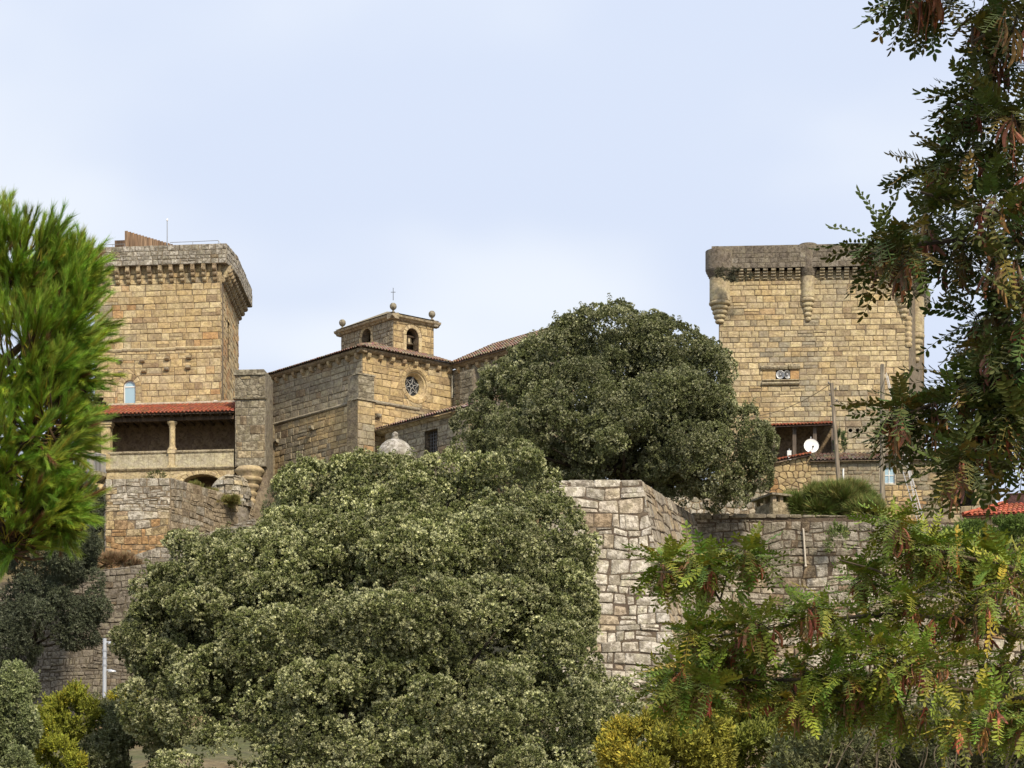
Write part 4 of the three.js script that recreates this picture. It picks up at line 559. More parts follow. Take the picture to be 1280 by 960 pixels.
  { const g = new G(), lo = o2(out).map(p => p.setY(Y0 + vb)), hi = o2(out).map(p => p.setY(Y0 + vb + 0.2)), k = [0.25, 0.22, 0.18]; g.quad(...lo, k); g.quad(...hi, k); for (let i = 0; i < 4; i++) g.quad(lo[i], lo[(i + 1) % 4], hi[(i + 1) % 4], hi[i], k); add(T, 'parapet_walk', g.build(), M.grey); }
  // corbelled half-round turrets
  const turret = (c, R, yb, ym, yTop, rise) => {                    // yb ring foot, ym drum foot, yTop parapet top
    const rings = 5, pr = [[0.05, yb]]; for (let i = 0; i < rings; i++) { const r = R * (0.4 + 0.13 * i + (i === rings - 1 ? 0.06 : 0)), y = yb + (ym - yb) * i / rings, h = (ym - yb) / rings; pr.push([r - 0.05, y], [r + 0.03, y + h * 0.25], [r + 0.04, y + h * 0.6], [r - 0.05, y + h * 0.97]); } pr.push([R * 0.97, ym]);
    const G1 = add(T, 'turret', lathe(c, [[R * 0.97, ym], [R * 0.97, vb - 0.55]], mix3(PALE, GREYS, 0.45), 22), M.ashlar); add(G1, 'ring_corbel', lathe(c, pr, mix3(PALE, GREYS, 0.35), 22), M.ashlar);
    const p3 = [[R * 0.97, vb - 0.55]]; for (let i = 0; i < 3; i++) p3.push([R * (1.05 + i * 0.12), vb - 0.53 + i * 0.18], [R * (1.08 + i * 0.12), vb - 0.4 + i * 0.18]); p3.push([R * 1.36, vb], [R * 1.36, vt + rise], [R * 1.26, vt + rise + 0.03], [R * 1.1, vt + rise + 0.03], [R * 1.1, vb]); add(G1, 'turret_parapet', lathe(c, p3, [0.215, 0.185, 0.145], 24), M.grey); };
  const yv = py => V(1000, py);
  turret(fr.P(U(1010), 0, -0.02), 0.5, yv(402), yv(372), vt, 0.12);
  turret(fr.P(0.05, 0, -0.05), 0.78, yv(403), yv(375), vt, -0.25);
  turret(fr.P(U(1130), 0, -0.05), 0.62, yv(400), yv(368), vt, 0.1);
  turret(rt.P(6.5, 0, 0.0), 0.62, yv(430), yv(392), vt, 0.05);
  { const pr = []; for (let i = 0; i < 6; i++) pr.push([0.22, yv(436 - i * 6.5)], [0.3, yv(434 - i * 6.5)], [0.3, yv(431.5 - i * 6.5)], [0.22, yv(430 - i * 6.5)]); add(T, 'corner_rings', lathe(fr.P(fr.L - 0.04, 0, -0.1), pr, mix3(PALE, BROWN, 0.3), 14), M.ashlar); }
}
// ---------- porch, dish, houses, poles ----------
const clayRed = () => mix3([0.50, 0.14, 0.07], [0.42, 0.17, 0.10], rnd()).map(x => x * rr(0.75, 1.1));
const clayOld = () => mix3(mix3([0.30, 0.17, 0.11], [0.30, 0.25, 0.19], rnd()), [0.42, 0.38, 0.30], rnd() < 0.25 ? 0.7 : 0).map(x => x * rr(0.7, 1.1));
{
  const Y0 = 24.6, fr = frame(948, 151, 1046, 150, Y0), T = thing('wooden_porch', 'dark open porch with red tiled roof and grey posts below the keep', 'porch', fr.P(2.5, 0)), U = px => fr.uv(px, 550)[0], V = py => fr.uv(1000, py)[1];
  for (const px of [967.5, 993, 1018.5, 1041.5]) { const u = U(px); add(T, 'post', merge([blockG(fr, u - 0.12, V(575), u + 0.12, V(532), -0.3, -0.06, [0.27, 0.22, 0.18]), blockG(fr, u - 0.18, V(535), u + 0.18, V(532), -0.36, 0, [0.27, 0.22, 0.18])]), M.wood); }
  add(T, 'beam', blockG(fr, -0.1, V(532.5), fr.L - 0.1, V(530), -0.32, 0.02, [0.12, 0.09, 0.07]), M.wood);
  add(T, 'back_wall', blockG(fr, -0.2, 0, fr.L, V(524), -2.9, -2.6, [0.30, 0.23, 0.15]), M.mortar); add(T, 'side_wall', merge([blockG(fr, -0.3, 0, -0.1, V(530), -2.8, -0.2, [0.2, 0.16, 0.11]), blockG(fr, fr.L - 0.25, 0, fr.L - 0.12, V(530), -2.8, -0.2, [0.2, 0.16, 0.11])]), M.mortar);
  add(T, 'base_wall', blockG(fr, -0.3, 0, fr.L, V(574), -2.8, -0.02, [0.33, 0.25, 0.17]), M.mortar);
  const O = fr.P(-0.2, V(532.5), 0.35), S = fr.P(0, V(525) + 0.25, -2.6).sub(fr.P(0, V(532.5), 0.35)), L = S.length(); S.normalize(); const g = new G(); boxG(g, O.clone().add(new V3(0, -0.08, 0)), fr.dir.clone().multiplyScalar(fr.L - 0.1), S.clone().multiplyScalar(L), new V3(0, 0.06, 0), [0.12, 0.08, 0.06]); const rf = add(T, 'roof', g.build(), M.wood); add(rf, 'roof_tiles', tilesG(O, fr.dir, S, fr.L - 0.1, L, { cw: 0.24, tint: clayRed }), M.tile, { kind: 'stuff' });
  // satellite dish
  const c = at(1014, 558, 146), Dh = thing('satellite_dish', 'round white satellite dish on the house roof', 'dish', at(1014, 572, 146)), R = 0.5; const pr = []; for (let i = 0; i <= 8; i++) { const r = 0.001 + R * i / 8; pr.push(new THREE.Vector2(r, 0.22 * (r / R) ** 2 * R)); } pr.push(new THREE.Vector2(R, 0.13)); const dg = new THREE.LatheGeometry(pr, 28); const tf = new THREE.Matrix4().makeRotationX(1.35); dg.applyMatrix4(tf); dg.translate(c.x, c.y, c.z); add(Dh, 'reflector', fin(dg, [0.82, 0.82, 0.80]), M.paint);
  const lb = c.clone().add(new V3(0.06, -0.1, 0.45)); add(Dh, 'arm', merge([rod(c.clone().add(new V3(0.02, -0.42, 0.02)), lb, 0.02, 0.02, [0.15, 0.15, 0.15]), rod(c.clone().add(new V3(-0.12, -0.4, 0.02)), lb, 0.015, 0.015, [0.15, 0.15, 0.15])]), M.metal); add(Dh, 'receiver', merge([ballG(lb, 0.075, [0.08, 0.08, 0.08])]), M.paint); add(Dh, 'mast', rod(at(1014, 574, 146.2), at(1013.5, 546, 146.2), 0.035, 0.035, [0.6, 0.6, 0.6]), M.metal);
  const bx = at(986.5, 570, 146); const B2 = thing('white_post_box', 'small white box on a short post beside the satellite dish', 'box', at(986.5, 576, 146)); add(B2, 'box', merge([fin(new THREE.BoxGeometry(0.26, 0.3, 0.2).translate(bx.x, bx.y + 0.2, bx.z), [0.8, 0.8, 0.78]), fin(new THREE.BoxGeometry(0.26, 0.28, 0.2).translate(bx.x, bx.y - 0.13, bx.z), [0.75, 0.75, 0.73])]), M.paint); add(B2, 'post', rod(at(986.5, 582, 146), at(986.5, 561, 146), 0.03, 0.03, [0.5, 0.5, 0.5]), M.metal);
  // dead leaning beam next to the oak
  // long low house
  const hf = frame(1013, 143, 1190, 142.2, 22.5), Hh = thing('stone_house', 'long low grey stone house with old tiled roof and white window', 'house', hf.P(4, 0)), hl = [], hu = px => hf.uv(px, 600)[0], hv = (px, py) => hf.uv(px, py)[1], hT = hv(1050, 576.5), w0 = hu(1104.5), w1 = hu(1118.5), wv0 = hv(1110, 604.5), wv1 = hv(1110, 583.5), wr = rect(w0, wv0, w1, wv1), th = tone({ seed: 111, grey: 0.6, orange: 0.03, pale: 0.4, scale: 0.85 }), thO = tone({ seed: 113, grey: 0.1, orange: 0.5, pale: 0.3 });
  lay(hl, hf, { v0: 0, v1: hT, h: 0.36, l: 0.62, vary: 0.45, jit: 0.035, round: 0.09, gap: 0.05, tint: (u, v) => (u > w0 - 0.3 && u < w1 + 1.8 && v < wv0 - 0.1 ? thO : th)(u, v), holes: [rect(w0 - 0.3, wv0 - 0.12, w1 + 0.1, wv1 + 0.3)] }); setStones(Hh, hl, M.ashlar, 260);
  add(Hh, 'wall_core', coreG(hf, rect(0, 0, hf.L, hT), [wr], 0.5), M.mortar); add(Hh, 'window_surround', coreG(hf, rect(w0 - 0.28, wv0 - 0.1, w1 + 0.08, wv1 + 0.28), [rect(w0, wv0, w1, wv1)], 0.12, 0.03, [0.6, 0.55, 0.43]), M.mortar);
  const wn = add(Hh, 'window', merge([coreG(hf, rect(w0, wv0, w1, wv1), [rect(w0 + 0.07, wv0 + 0.07, (w0 + w1) / 2 - 0.03, (wv0 + wv1) / 2 - 0.02), rect((w0 + w1) / 2 + 0.03, wv0 + 0.07, w1 - 0.07, (wv0 + wv1) / 2 - 0.02), rect(w0 + 0.07, (wv0 + wv1) / 2 + 0.03, (w0 + w1) / 2 - 0.03, wv1 - 0.07), rect((w0 + w1) / 2 + 0.03, (wv0 + wv1) / 2 + 0.03, w1 - 0.07, wv1 - 0.07)], 0.06, -0.08, [0.8, 0.8, 0.77])]), M.paint); add(wn, 'curtain', merge([blockG(hf, w0, wv0, w0 + 0.22, wv1, -0.3, -0.25, [0.75, 0.73, 0.68]), blockG(hf, w0 + 0.38, wv0, w1, wv1, -0.3, -0.25, [0.75, 0.73, 0.66])]), M.paint); add(wn, 'pane', blockG(hf, w0 + 0.02, wv0 + 0.02, w1 - 0.02, wv1 - 0.02, -0.13, -0.12, [1, 1, 1]), M.glass); add(wn, 'room_back', blockG(hf, w0 - 0.1, wv0 - 0.1, w1 + 0.1, wv1 + 0.1, -0.7, -0.6, [0.3, 0.28, 0.25]), M.mortar);
  const hS = new V3(0, 0.3, 0).addScaledVector(hf.n, -1).normalize(), hO = hf.P(-0.1, hT + 0.02, 0.35), hg = new G(); boxG(hg, hO.clone().add(new V3(0, -0.07, 0)), hf.dir.clone().multiplyScalar(hf.L + 0.2), hS.clone().multiplyScalar(3.4), new V3(0, 0.05, 0), [0.14, 0.1, 0.07]); const hr = add(Hh, 'roof', hg.build(), M.wood); add(hr, 'roof_tiles', tilesG(hO, hf.dir, hS, hf.L + 0.2, 3.4, { cw: 0.26, tint: clayOld }), M.tile, { kind: 'stuff' });
  add(Hh, 'pipe', rod(hf.P(hu(1054), hv(1054, 586), 0.08), hf.P(hu(1054), hv(1054, 610), 0.08), 0.06, 0.06, [0.85, 0.85, 0.85]), M.paint);
  const gf = frameW(hf.P(hf.L, 0, 0), hf.P(hf.L, 0, -6)); add(Hh, 'gable_wall', coreG(gf, rect(0, 0, gf.L, hT + 0.6), [], 0.3), M.mortar);
  // left wing with orange rubble
  const sf = frame(956, 143.4, 1013.3, 142.9, 22.5), Sw = thing('shed_wing', 'orange rubble shed with sloping red tile edge beside the long house', 'shed', sf.P(1.5, 0)), sl = [], tA = sf.uv(956, 581), tB = sf.uv(1013, 570); lay(sl, sf, { v0: 0, v1: 8, h: 0.36, l: 0.46, mode: 'rubble', round: 0.18, gap: 0.04, tint: tone({ seed: 117, grey: 0.25, orange: 0.3, pale: 0.2, scale: 0.9 }), clips: [line2(tA, tB)] }); setStones(Sw, sl, M.ashlar, 130); add(Sw, 'wall_core', coreG(sf, [[0, 0], [sf.L, 0], [sf.L, tB[1] - 0.02], [0, tA[1] - 0.02]], [], 0.5, 0, [0.16, 0.11, 0.06]), M.mortar);
  const eO = sf.P(-0.1, tA[1] + 0.04, 0.3), eU = sf.P(sf.L, tB[1] + 0.06, 0.3).sub(eO), eL = eU.length(); eU.normalize(); const eS = sf.n.clone().negate().add(new V3(0, 0.22, 0)).normalize(), eg = new G(); boxG(eg, eO.clone().add(new V3(0, -0.08, 0)), eU.clone().multiplyScalar(eL), eS.clone().multiplyScalar(2.6), new V3(0, 0.06, 0), [0.12, 0.08, 0.06]); const er = add(Sw, 'roof', eg.build(), M.wood); add(er, 'roof_tiles', tilesG(eO, eU, eS, eL, 2.6, { cw: 0.22, tint: clayRed }), M.tile, { kind: 'stuff' });
  // poles and their cables
  const pole = (a, b, r0, r1, label, k) => { const P = thing('utility_pole', label, 'pole', onGround(a)); const foot = a.clone(); foot.y = ground(a.x, -a.z) - 0.3; add(P, 'shaft', rod(foot, b, r0, r1, k, 10), M.wood); return P; };
  const p1a = at(1053, 612, 137), p1b = at(1039.5, 479, 137), P1 = pole(p1a, p1b, 0.15, 0.11, 'leaning grey wooden pole with insulators beside the bush', [0.50, 0.43, 0.34]);
  for (let i = 0; i < 5; i++) { const t = 0.99 - i * 0.055, p = p1a.clone().lerp(p1b, t); add(P1, 'insulator', merge([rod(p, p.clone().add(new V3(i & 1 ? 0.22 : -0.2, 0.06, 0.05)), 0.03, 0.03, [0.12, 0.12, 0.12]), ballG(p.clone().add(new V3(i & 1 ? 0.22 : -0.2, 0.08, 0.05)), 0.06, [0.16, 0.14, 0.12], 1.4)]), M.paint); }
  const p2a = at(1103, 630, 136), p2b = at(1103, 456, 136), P2 = pole(p2a, p2b, 0.17, 0.13, 'tall straight grey wooden pole in front of the house', [0.50, 0.45, 0.36]); add(P2, 'pole_cap', ballG(p2b, 0.13, [0.3, 0.27, 0.22], 0.4), M.wood);
  const cable = (label, pts, r, k, name = 'overhead_cable') => solo(name, label, 'cable', pts[0].clone(), merge(pts.slice(1).map((p, i) => rod(pts[i], p, r, r, k, 5))), M.paint);
  const sag = (a, b, s, n = 8) => Array.from({ length: n + 1 }, (_, i) => { const t = i / n, p = a.clone().lerp(b, t); p.y -= s * 4 * t * (1 - t); return p; });
  cable('thin brown cable sagging from leaning pole towards the oak', sag(p1b, at(900, 520, 150), 0.8), 0.025, [0.25, 0.18, 0.1]); cable('thin dark cable from leaning pole to the keep wall', sag(p1b.clone().add(new V3(0.1, -0.9, 0)), at(1092, 524, 155), 0.3), 0.022, [0.2, 0.15, 0.1]);
  cable('thin dark cable running to the red roofed house', sag(at(1150, 560, 136), at(1262, 622, 112), 0.2), 0.015, [0.15, 0.15, 0.15]);
  [[1107, 468, 1153, 660], [1108, 466, 1160, 675], [1110, 470, 1146, 640]].forEach(([a, b, c, d], i) => cable(['pale grey guy wire from tall pole down to the wall top, steepest', 'pale grey guy wire from tall pole reaching farthest down the wall', 'short pale grey guy wire from tall pole'][i], [at(a, b, 136), at(c, d, 118)], 0.02, [0.5, 0.48, 0.44], 'guy_wire'));
  // aluminium ladder leaning against the house roof
  const La = [at(1121, 564, 141.5), at(1150, 662, 137.2)], Lb = [at(1129.5, 564, 141.3), at(1159, 662, 137)], Ld = thing('metal_ladder', 'long pale metal ladder leaning on the roof edge of the long house', 'ladder', La[1].clone());
  add(Ld, 'rail', rod(...La, 0.035, 0.03, [0.45, 0.43, 0.4]), M.metal); add(Ld, 'rail', rod(...Lb, 0.035, 0.03, [0.45, 0.43, 0.4]), M.metal); for (let i = 1; i < 18; i++) add(Ld, 'rung', rod(La[0].clone().lerp(La[1], i / 18), Lb[0].clone().lerp(Lb[1], i / 18), 0.02, 0.02, [0.5, 0.48, 0.45], 5), M.metal);
}
// ---------- middle bastion and curtain wall ----------
{
  const Y0 = 6.5, D0 = 100, top = at(750, 599, D0).y - Y0, A = at(690, 0, D0 + 0.3).setY(Y0), B = at(802, 0, D0).setY(Y0), C = at(868, 0, 109.5).setY(Y0);
  const fr = frameW(A, B, { bat: 0.2, top }), rt = frameW(B, C, { bat: 0.24, top }), lf = frameW(A.clone().add(new V3(0.4, 0, -9)), A, { bat: 0.1, top });
  // corner line: where both battered planes meet
  const det = fr.n.x * rt.n.z - fr.n.z * rt.n.x, cx = (0.2 * rt.n.z - 0.24 * fr.n.z) / det, cz = (0.24 * fr.n.x - 0.2 * rt.n.x) / det, e1 = cx * fr.dir.x + cz * fr.dir.z - 0, e2 = cx * rt.dir.x + cz * rt.dir.z;
  const T = thing('wall_bastion', 'tall battered bastion of big white lichened stones below the spreading oak', 'bastion', fr.P(fr.L / 2, 0, -4)), l1 = [], l2 = [];
  lay(l1, fr, { u0: -0.5, u1: fr.L + 5, v0: 0, v1: top, h: 0.50, l: 0.82, mode: 'ashlar', wave: 0.16, split: 0.3, vary: 0.45, jit: 0.035, round: 0.07, gap: 0.035, d: [0.0, 0.08], bev: 0.045, bulge: 0.03, tint: (u, v) => mix3(rub(121, { grey: 0.5, pale: 0.75, orange: 0.03, scale: 1.08 })(u, v), [0.6, 0.57, 0.52], smooth(fr.L - 1.6, fr.L, u - e1 * (top - v)) * 0.5 * rnd()), clips: [[1, e1, fr.L + e1 * top], [-1, 0.0, 0.4]] });
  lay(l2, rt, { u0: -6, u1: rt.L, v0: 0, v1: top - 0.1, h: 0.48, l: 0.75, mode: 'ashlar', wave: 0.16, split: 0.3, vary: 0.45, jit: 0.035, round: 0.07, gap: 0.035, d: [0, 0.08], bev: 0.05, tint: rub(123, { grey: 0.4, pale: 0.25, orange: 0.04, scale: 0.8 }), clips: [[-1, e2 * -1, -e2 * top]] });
  setStones(T, l1, M.lichen, 220); setStones(T, l2, M.grey, 80);
  add(T, 'wall_core', merge([coreG(fr, [[-0.4, 0], [fr.L + e1 * top, 0], [fr.L, top - 0.1], [-0.4, top - 0.1]], [], 0.6, 0, [0.13, 0.10, 0.07]), coreG(rt, [[e2 * top, 0], [rt.L, 0], [rt.L, top - 0.15], [0, top - 0.15]], [], 0.6, 0, [0.13, 0.10, 0.07]), coreG(lf, rect(0, 0, lf.L, top - 0.2), [], 0.6)]), M.mortar);
  // wall strip under the oak, behind
  const bf = frame(812, 122, 962, 121.5, 17), Bw = thing('garden_wall', 'pale rubble garden wall under the hanging oak branches', 'wall', bf.P(3, 0)), b1 = [], bt = bf.uv(900, 607)[1]; lay(b1, bf, { v0: 1, v1: bt, h: 0.42, l: 0.55, mode: 'rubble', round: 0.09, gap: 0.06, tint: rub(127, { grey: 0.4, pale: 0.6, orange: 0.1 }) }); setStones(Bw, b1, M.lichen, 120); add(Bw, 'wall_core', coreG(bf, rect(0, 0, bf.L, bt - 0.05)), M.mortar);
  const cf = frame(858, 109.4, 1300, 107.6, 7.5), Cw = thing('curtain_wall', 'long straight rubble wall with weathered coping below the house', 'wall', cf.P(8, 0)), c1 = [], c2 = [], tA = cf.uv(865, 641), tB = cf.uv(1078, 645), tC = cf.uv(1300, 652), cu = px => cf.uv(px, 680)[0], cv = py => cf.uv(1000, py)[1];
  const dk = smooth, tw = rub(131, { grey: 0.55, pale: 0.45, orange: 0.04, scale: 0.88 }), tw2 = rub(133, { grey: 0.2, pale: 0.5, orange: 0.15 });
  lay(c1, cf, { v0: 0, v1: tA[1] - 0.3, h: 0.46, l: 0.68, mode: 'ashlar', wave: 0.16, split: 0.3, vary: 0.45, jit: 0.035, round: 0.07, gap: 0.035, d: [0, 0.07], bev: 0.045, tint: (u, v) => (vnoise(u * 0.2, v * 0.2, 9) + (v < cv(700) ? 0.2 : 0) + (u > cu(1000) ? 0.15 : 0) > 0.62 ? tw2 : tw)(u, v), clips: [line2([tA[0], tA[1] - 0.3], [tB[0], tB[1] - 0.3]), line2([tB[0], tB[1] - 0.3], [tC[0], tC[1] - 0.3])] });
  lay(c2, cf, { v0: tA[1] - 0.34, v1: tA[1] + 0.05, h: 0.34, l: 0.62, round: 0.15, jit: 0.04, d: [0.03, 0.14], tint: () => mix3(GREYS, DARKS, rnd()), clips: [line2(tA, tB)] });
  setStones(Cw, c1, M.lichen, 300); setStones(Cw, c2, M.grey, 60, 'coping_stone'); add(Cw, 'wall_core', coreG(cf, [[0, 0], [cf.L, 0], [tC[0], tC[1] - 0.3], [tB[0], tB[1] - 0.1], [tA[0], tA[1] - 0.1], [0, tA[1] - 0.1]], [], 0.9, 0, [0.13, 0.10, 0.07]), M.mortar);
  const dp = cf.P(cu(1007), cv(708), 0.14), Dp = thing('wall_pipe', 'pale vertical pipe with elbow on the rubble wall', 'pipe', dp); add(Dp, 'pipe', merge([rod(dp, cf.P(cu(1004), cv(662), 0.14), 0.05, 0.05, [0.55, 0.5, 0.42]), rod(cf.P(cu(1004), cv(662), 0.14), cf.P(cu(1004), cv(662), -0.1), 0.05, 0.05, [0.55, 0.5, 0.42])]), M.paint); add(Dp, 'elbow', ballG(dp, 0.07, [0.55, 0.5, 0.42]), M.paint);
  // chimney vent with slots
  const vf = frame(966, 112.6, 988, 113.2, 18.2), vl = frameW(at(944, 0, 114.6).setY(18.2), vf.A.clone()), Vh = thing('vented_chimney', 'squat pale masonry chimney with slotted openings under a flat cap', 'chimney', vf.P(0.4, 0)), yt = vf.uv(966, 619)[1], ym = vf.uv(966, 626.5)[1], ck = [0.55, 0.46, 0.31];
  add(Vh, 'body', merge([coreG(vf, rect(0, 0, vf.L, ym), [], 0.3, 0, ck), coreG(vl, rect(0, 0, vl.L, ym), [], 0.3, 0, mix3(ck, GREYS, 0.4))]), M.lichen);
  for (const f of [vf, vl]) for (let i = 0; i < 3; i++) add(Vh, 'slot_post', blockG(f, mix(0, f.L - 0.2, i / 2), ym, mix(0, f.L - 0.2, i / 2) + 0.2, yt, -0.2, 0, ck), M.ashlar);
  { const g = new G(), b = vf.A.clone().setY(18.2 + yt), p = [vl.P(-0.2, yt, 0.22), vf.P(0, yt, 0.3).addScaledVector(vl.n, 0.25), vf.P(vf.L + 0.2, yt, 0.22)]; p.push(p[0].clone().add(p[2]).sub(p[1])); const h = p.map(q => q.clone().add(new V3(0, 0.1, 0))), ap = p[0].clone().add(p[2]).multiplyScalar(0.5); ap.y += 0.3; for (let i = 0; i < 4; i++) { const j = (i + 1) % 4; g.quad(p[i], p[j], h[j], h[i], GREYS); g.tri(h[i], h[j], ap, GREYS); } g.quad(...p, GREYS); add(Vh, 'cap', g.build(), M.grey); add(Vh, 'flue', blockG(vf, 0.3, 0, vf.L - 0.1, ym - 0.05, -0.8, -0.32, [0.2, 0.17, 0.13]), M.mortar); }
}
// ---------- roofless ruin and red-roofed house ----------
{
  const rf = frame(1176, 121, 1226, 120.4, 18), R = thing('ruined_outhouse', 'roofless stone outhouse with a dark doorway next to the red roof', 'ruin', rf.P(1, 0)), l = [], u = px => rf.uv(px, 620)[0], v = py => rf.uv(1200, py)[1], hole = rect(u(1190), v(633), u(1217.5), v(606)), tr = tone({ seed: 141, grey: 0.55, pale: 0.5, scale: 0.9 });
  const tA = rf.uv(1176, 607), tB = rf.uv(1226, 604); lay(l, rf, { v0: 0, v1: v(604), h: 0.42, l: 0.6, jit: 0.03, round: 0.07, gap: 0.05, tint: tr, holes: [hole], clips: [line2(tA, tB)] }); setStones(R, l, M.ashlar, 80); add(R, 'wall_core', coreG(rf, rect(0, 0, rf.L, v(606)), [hole], 0.4), M.mortar); add(R, 'back_wall', merge([blockG(rf, 0, 0, rf.L + 0.5, v(602), -3, -2.7, [0.26, 0.22, 0.16]), blockG(rf, 0, 0, 0.2, v(606), -3, -0.4, [0.26, 0.22, 0.16])]), M.mortar); add(R, 'slab_roof', blockG(rf, -0.1, v(606) - 0.02, rf.L + 0.2, v(603), -3, 0.15, DARKS), M.grey);
  const kb = at(1226, 640, 121.5), rk = new THREE.IcosahedronGeometry(1, 3); { const p = rk.attributes.position; for (let i = 0; i < p.count; i++) { const a = new V3().fromBufferAttribute(p, i), n = 0.75 + 0.5 * fbm(a.x * 1.7 + 5, a.y * 1.7 + a.z * 1.3 + 5, 15, 3); p.setXYZ(i, kb.x + a.x * 0.75 * n, kb.y + 0.55 + a.y * 1.35 * n, kb.z + a.z * 0.9 * n); } } rk.computeVertexNormals(); solo('mossy_boulder', 'dark rounded boulder between the ruin and red tiled roof', 'boulder', kb, fin(rk, [0.13, 0.12, 0.075]), M.grey);
  const hf = frame(1212, 112.4, 1330, 111, 17.5), Hh = thing('red_roofed_house', 'low house with bright red tiled hip roof and brown chimney', 'house', hf.P(3, 0)), ve = hf.uv(1215, 646)[1], hl = []; lay(hl, hf, { v0: 0, v1: ve - 0.05, h: 0.4, l: 0.6, tint: tone({ seed: 145, grey: 0.2, pale: 0.5 }) }); setStones(Hh, hl, M.ashlar, 60); add(Hh, 'wall_core', coreG(hf, rect(0, 0, hf.L, ve - 0.05), [], 0.4, 0, [0.5, 0.4, 0.26]), M.mortar);
  const O = hf.P(-0.3, ve, 0.35), S = hf.n.clone().negate().add(new V3(0, 0.42, 0)).normalize(), Wd = 6.5, g = new G(), ch = Math.sqrt(1 + 0.42 * 0.42); const q = (a, s) => O.clone().addScaledVector(hf.dir, a).addScaledVector(S, s); g.quad(q(0, 0), q(Wd, 0), q(Wd - 3, 3 * ch), q(3, 3 * ch), [0.35, 0.12, 0.07]); const lS = hf.dir.clone().add(new V3(0, 0.42, 0)).normalize(), bkp = O.clone().addScaledVector(hf.n, -6.5); g.tri(q(0, 0), bkp, q(3, 3 * ch), [0.35, 0.12, 0.07]); const ro = add(Hh, 'roof', g.build(), M.tile);
  add(ro, 'roof_tiles', merge([tilesG(O, hf.dir, S, Wd, 3.2, { cw: 0.24, inside: (a, s) => a > s * 0.92 && Wd - a > s * 0.92, tint: () => mix3([0.62, 0.16, 0.085], [0.50, 0.15, 0.08], rnd()).map(x => x * rr(0.85, 1.1)) }), tilesG(bkp, hf.n, lS, 6.5, 3.2, { cw: 0.24, inside: (a, s) => 6.5 - a > s * 0.92, tint: () => [0.5, 0.15, 0.08] })]), M.tile, { kind: 'stuff' }); { const hp = []; for (let i = 0; i < 9; i++) hp.push(rod(q(3 * i / 9, 3 * ch * i / 9).add(new V3(0, 0.1, 0)), q(3 * (i + 1.1) / 9, 3 * ch * (i + 1.1) / 9).add(new V3(0, 0.09, 0)), 0.12, 0.1, [0.55, 0.15, 0.08], 8)); add(ro, 'hip_tiles', merge(hp), M.tile); }
  add(Hh, 'eave_board', blockG(hf, -0.2, ve - 0.12, 6, ve - 0.02, 0, 0.3, [0.42, 0.25, 0.15]), M.wood);
  const cb = hf.uv(1266, 632), cf = frameW(hf.P(hf.uv(1257, 630)[0], 0, -1.4), hf.P(hf.uv(1277, 630)[0], 0, -1.4)); const c0 = cf.uv(1266, 650)[1], c1 = cf.uv(1266, 618)[1]; const cm = add(Hh, 'chimney', blockG(cf, 0, c0, cf.L, c1, -0.8, 0, [0.10, 0.055, 0.05]), M.mortar); add(cm, 'chimney_cap', blockG(cf, -0.04, c1, cf.L + 0.04, c1 + 0.06, -0.84, 0.04, [0.13, 0.08, 0.075]), M.mortar);
  // lamp post
  const la = onGround(at(130, 900, 74)), lt = at(131, 798, 74), Lp = thing('lamp_post', 'slim pale metal lamp post with two arms by the rubble wall', 'lamp post', la); add(Lp, 'post', rod(la, lt, 0.075, 0.065, [0.55, 0.57, 0.60], 12), M.metal); for (const py of [803, 838]) { const p = at(131, py, 74), e = at(140, py + 1.5, 74); const hd = new THREE.SphereGeometry(0.11, 14, 8); hd.scale(1.3, 0.55, 1); hd.translate(e.x, e.y, e.z); const arm = add(Lp, 'lamp_arm', merge([rod(p, e.clone().add(new V3(0, 0.06, 0)), 0.03, 0.025, [0.5, 0.52, 0.55])]), M.metal); add(arm, 'lamp_head', fin(hd, [0.65, 0.67, 0.7]), M.metal); }
  for (let i = 0; i < 3; i++) add(Lp, 'band', rod(at(130.9, 812 + i * 9, 74), at(130.9, 814.5 + i * 9, 74), 0.085, 0.085, [0.42, 0.43, 0.45], 12), M.metal);
}
// ---------- foliage ----------
const rnd3 = () => { const z = rr(-1, 1), a = rr(0, 6.2832), r = Math.sqrt(1 - z * z); return new V3(r * Math.cos(a), z, r * Math.sin(a)); };
const UPV = new V3(0, 1, 0);
function leafMat(o = {}) { return new THREE.MeshStandardMaterial({ vertexColors: true, roughness: 0.55, metalness: 0, side: THREE.DoubleSide, ...o }); }
const LM = { oak: leafMat({ roughness: 0.72 }), pine: leafMat({ roughness: 0.6 }), bush: leafMat({ roughness: 0.75 }), locust: new THREE.MeshPhysicalMaterial({ vertexColors: true, roughness: 0.8, transmission: 0.12, thickness: 0, side: THREE.DoubleSide }), pod: leafMat({ roughness: 0.6 }) };
function inst(parent, name, geo, mat, list) {
  const m = new THREE.InstancedMesh(geo, mat, list.length), c = new THREE.Color(); m.name = name; m.castShadow = m.receiveShadow = true;
  list.forEach((e, i) => { m.setMatrixAt(i, e.m); m.setColorAt(i, c.setRGB(...e.c)); });
  m.position.copy(parent.position).negate(); m.userData.kind = 'stuff'; parent.add(m); return m;
}
function place(p, axis, s, spin = rnd() * 6.2832) { const q = new THREE.Quaternion().setFromUnitVectors(UPV, axis.clone().normalize()).multiply(new THREE.Quaternion().setFromAxisAngle(UPV, spin)); return new THREE.Matrix4().compose(p, q, new V3(s, s, s)); }
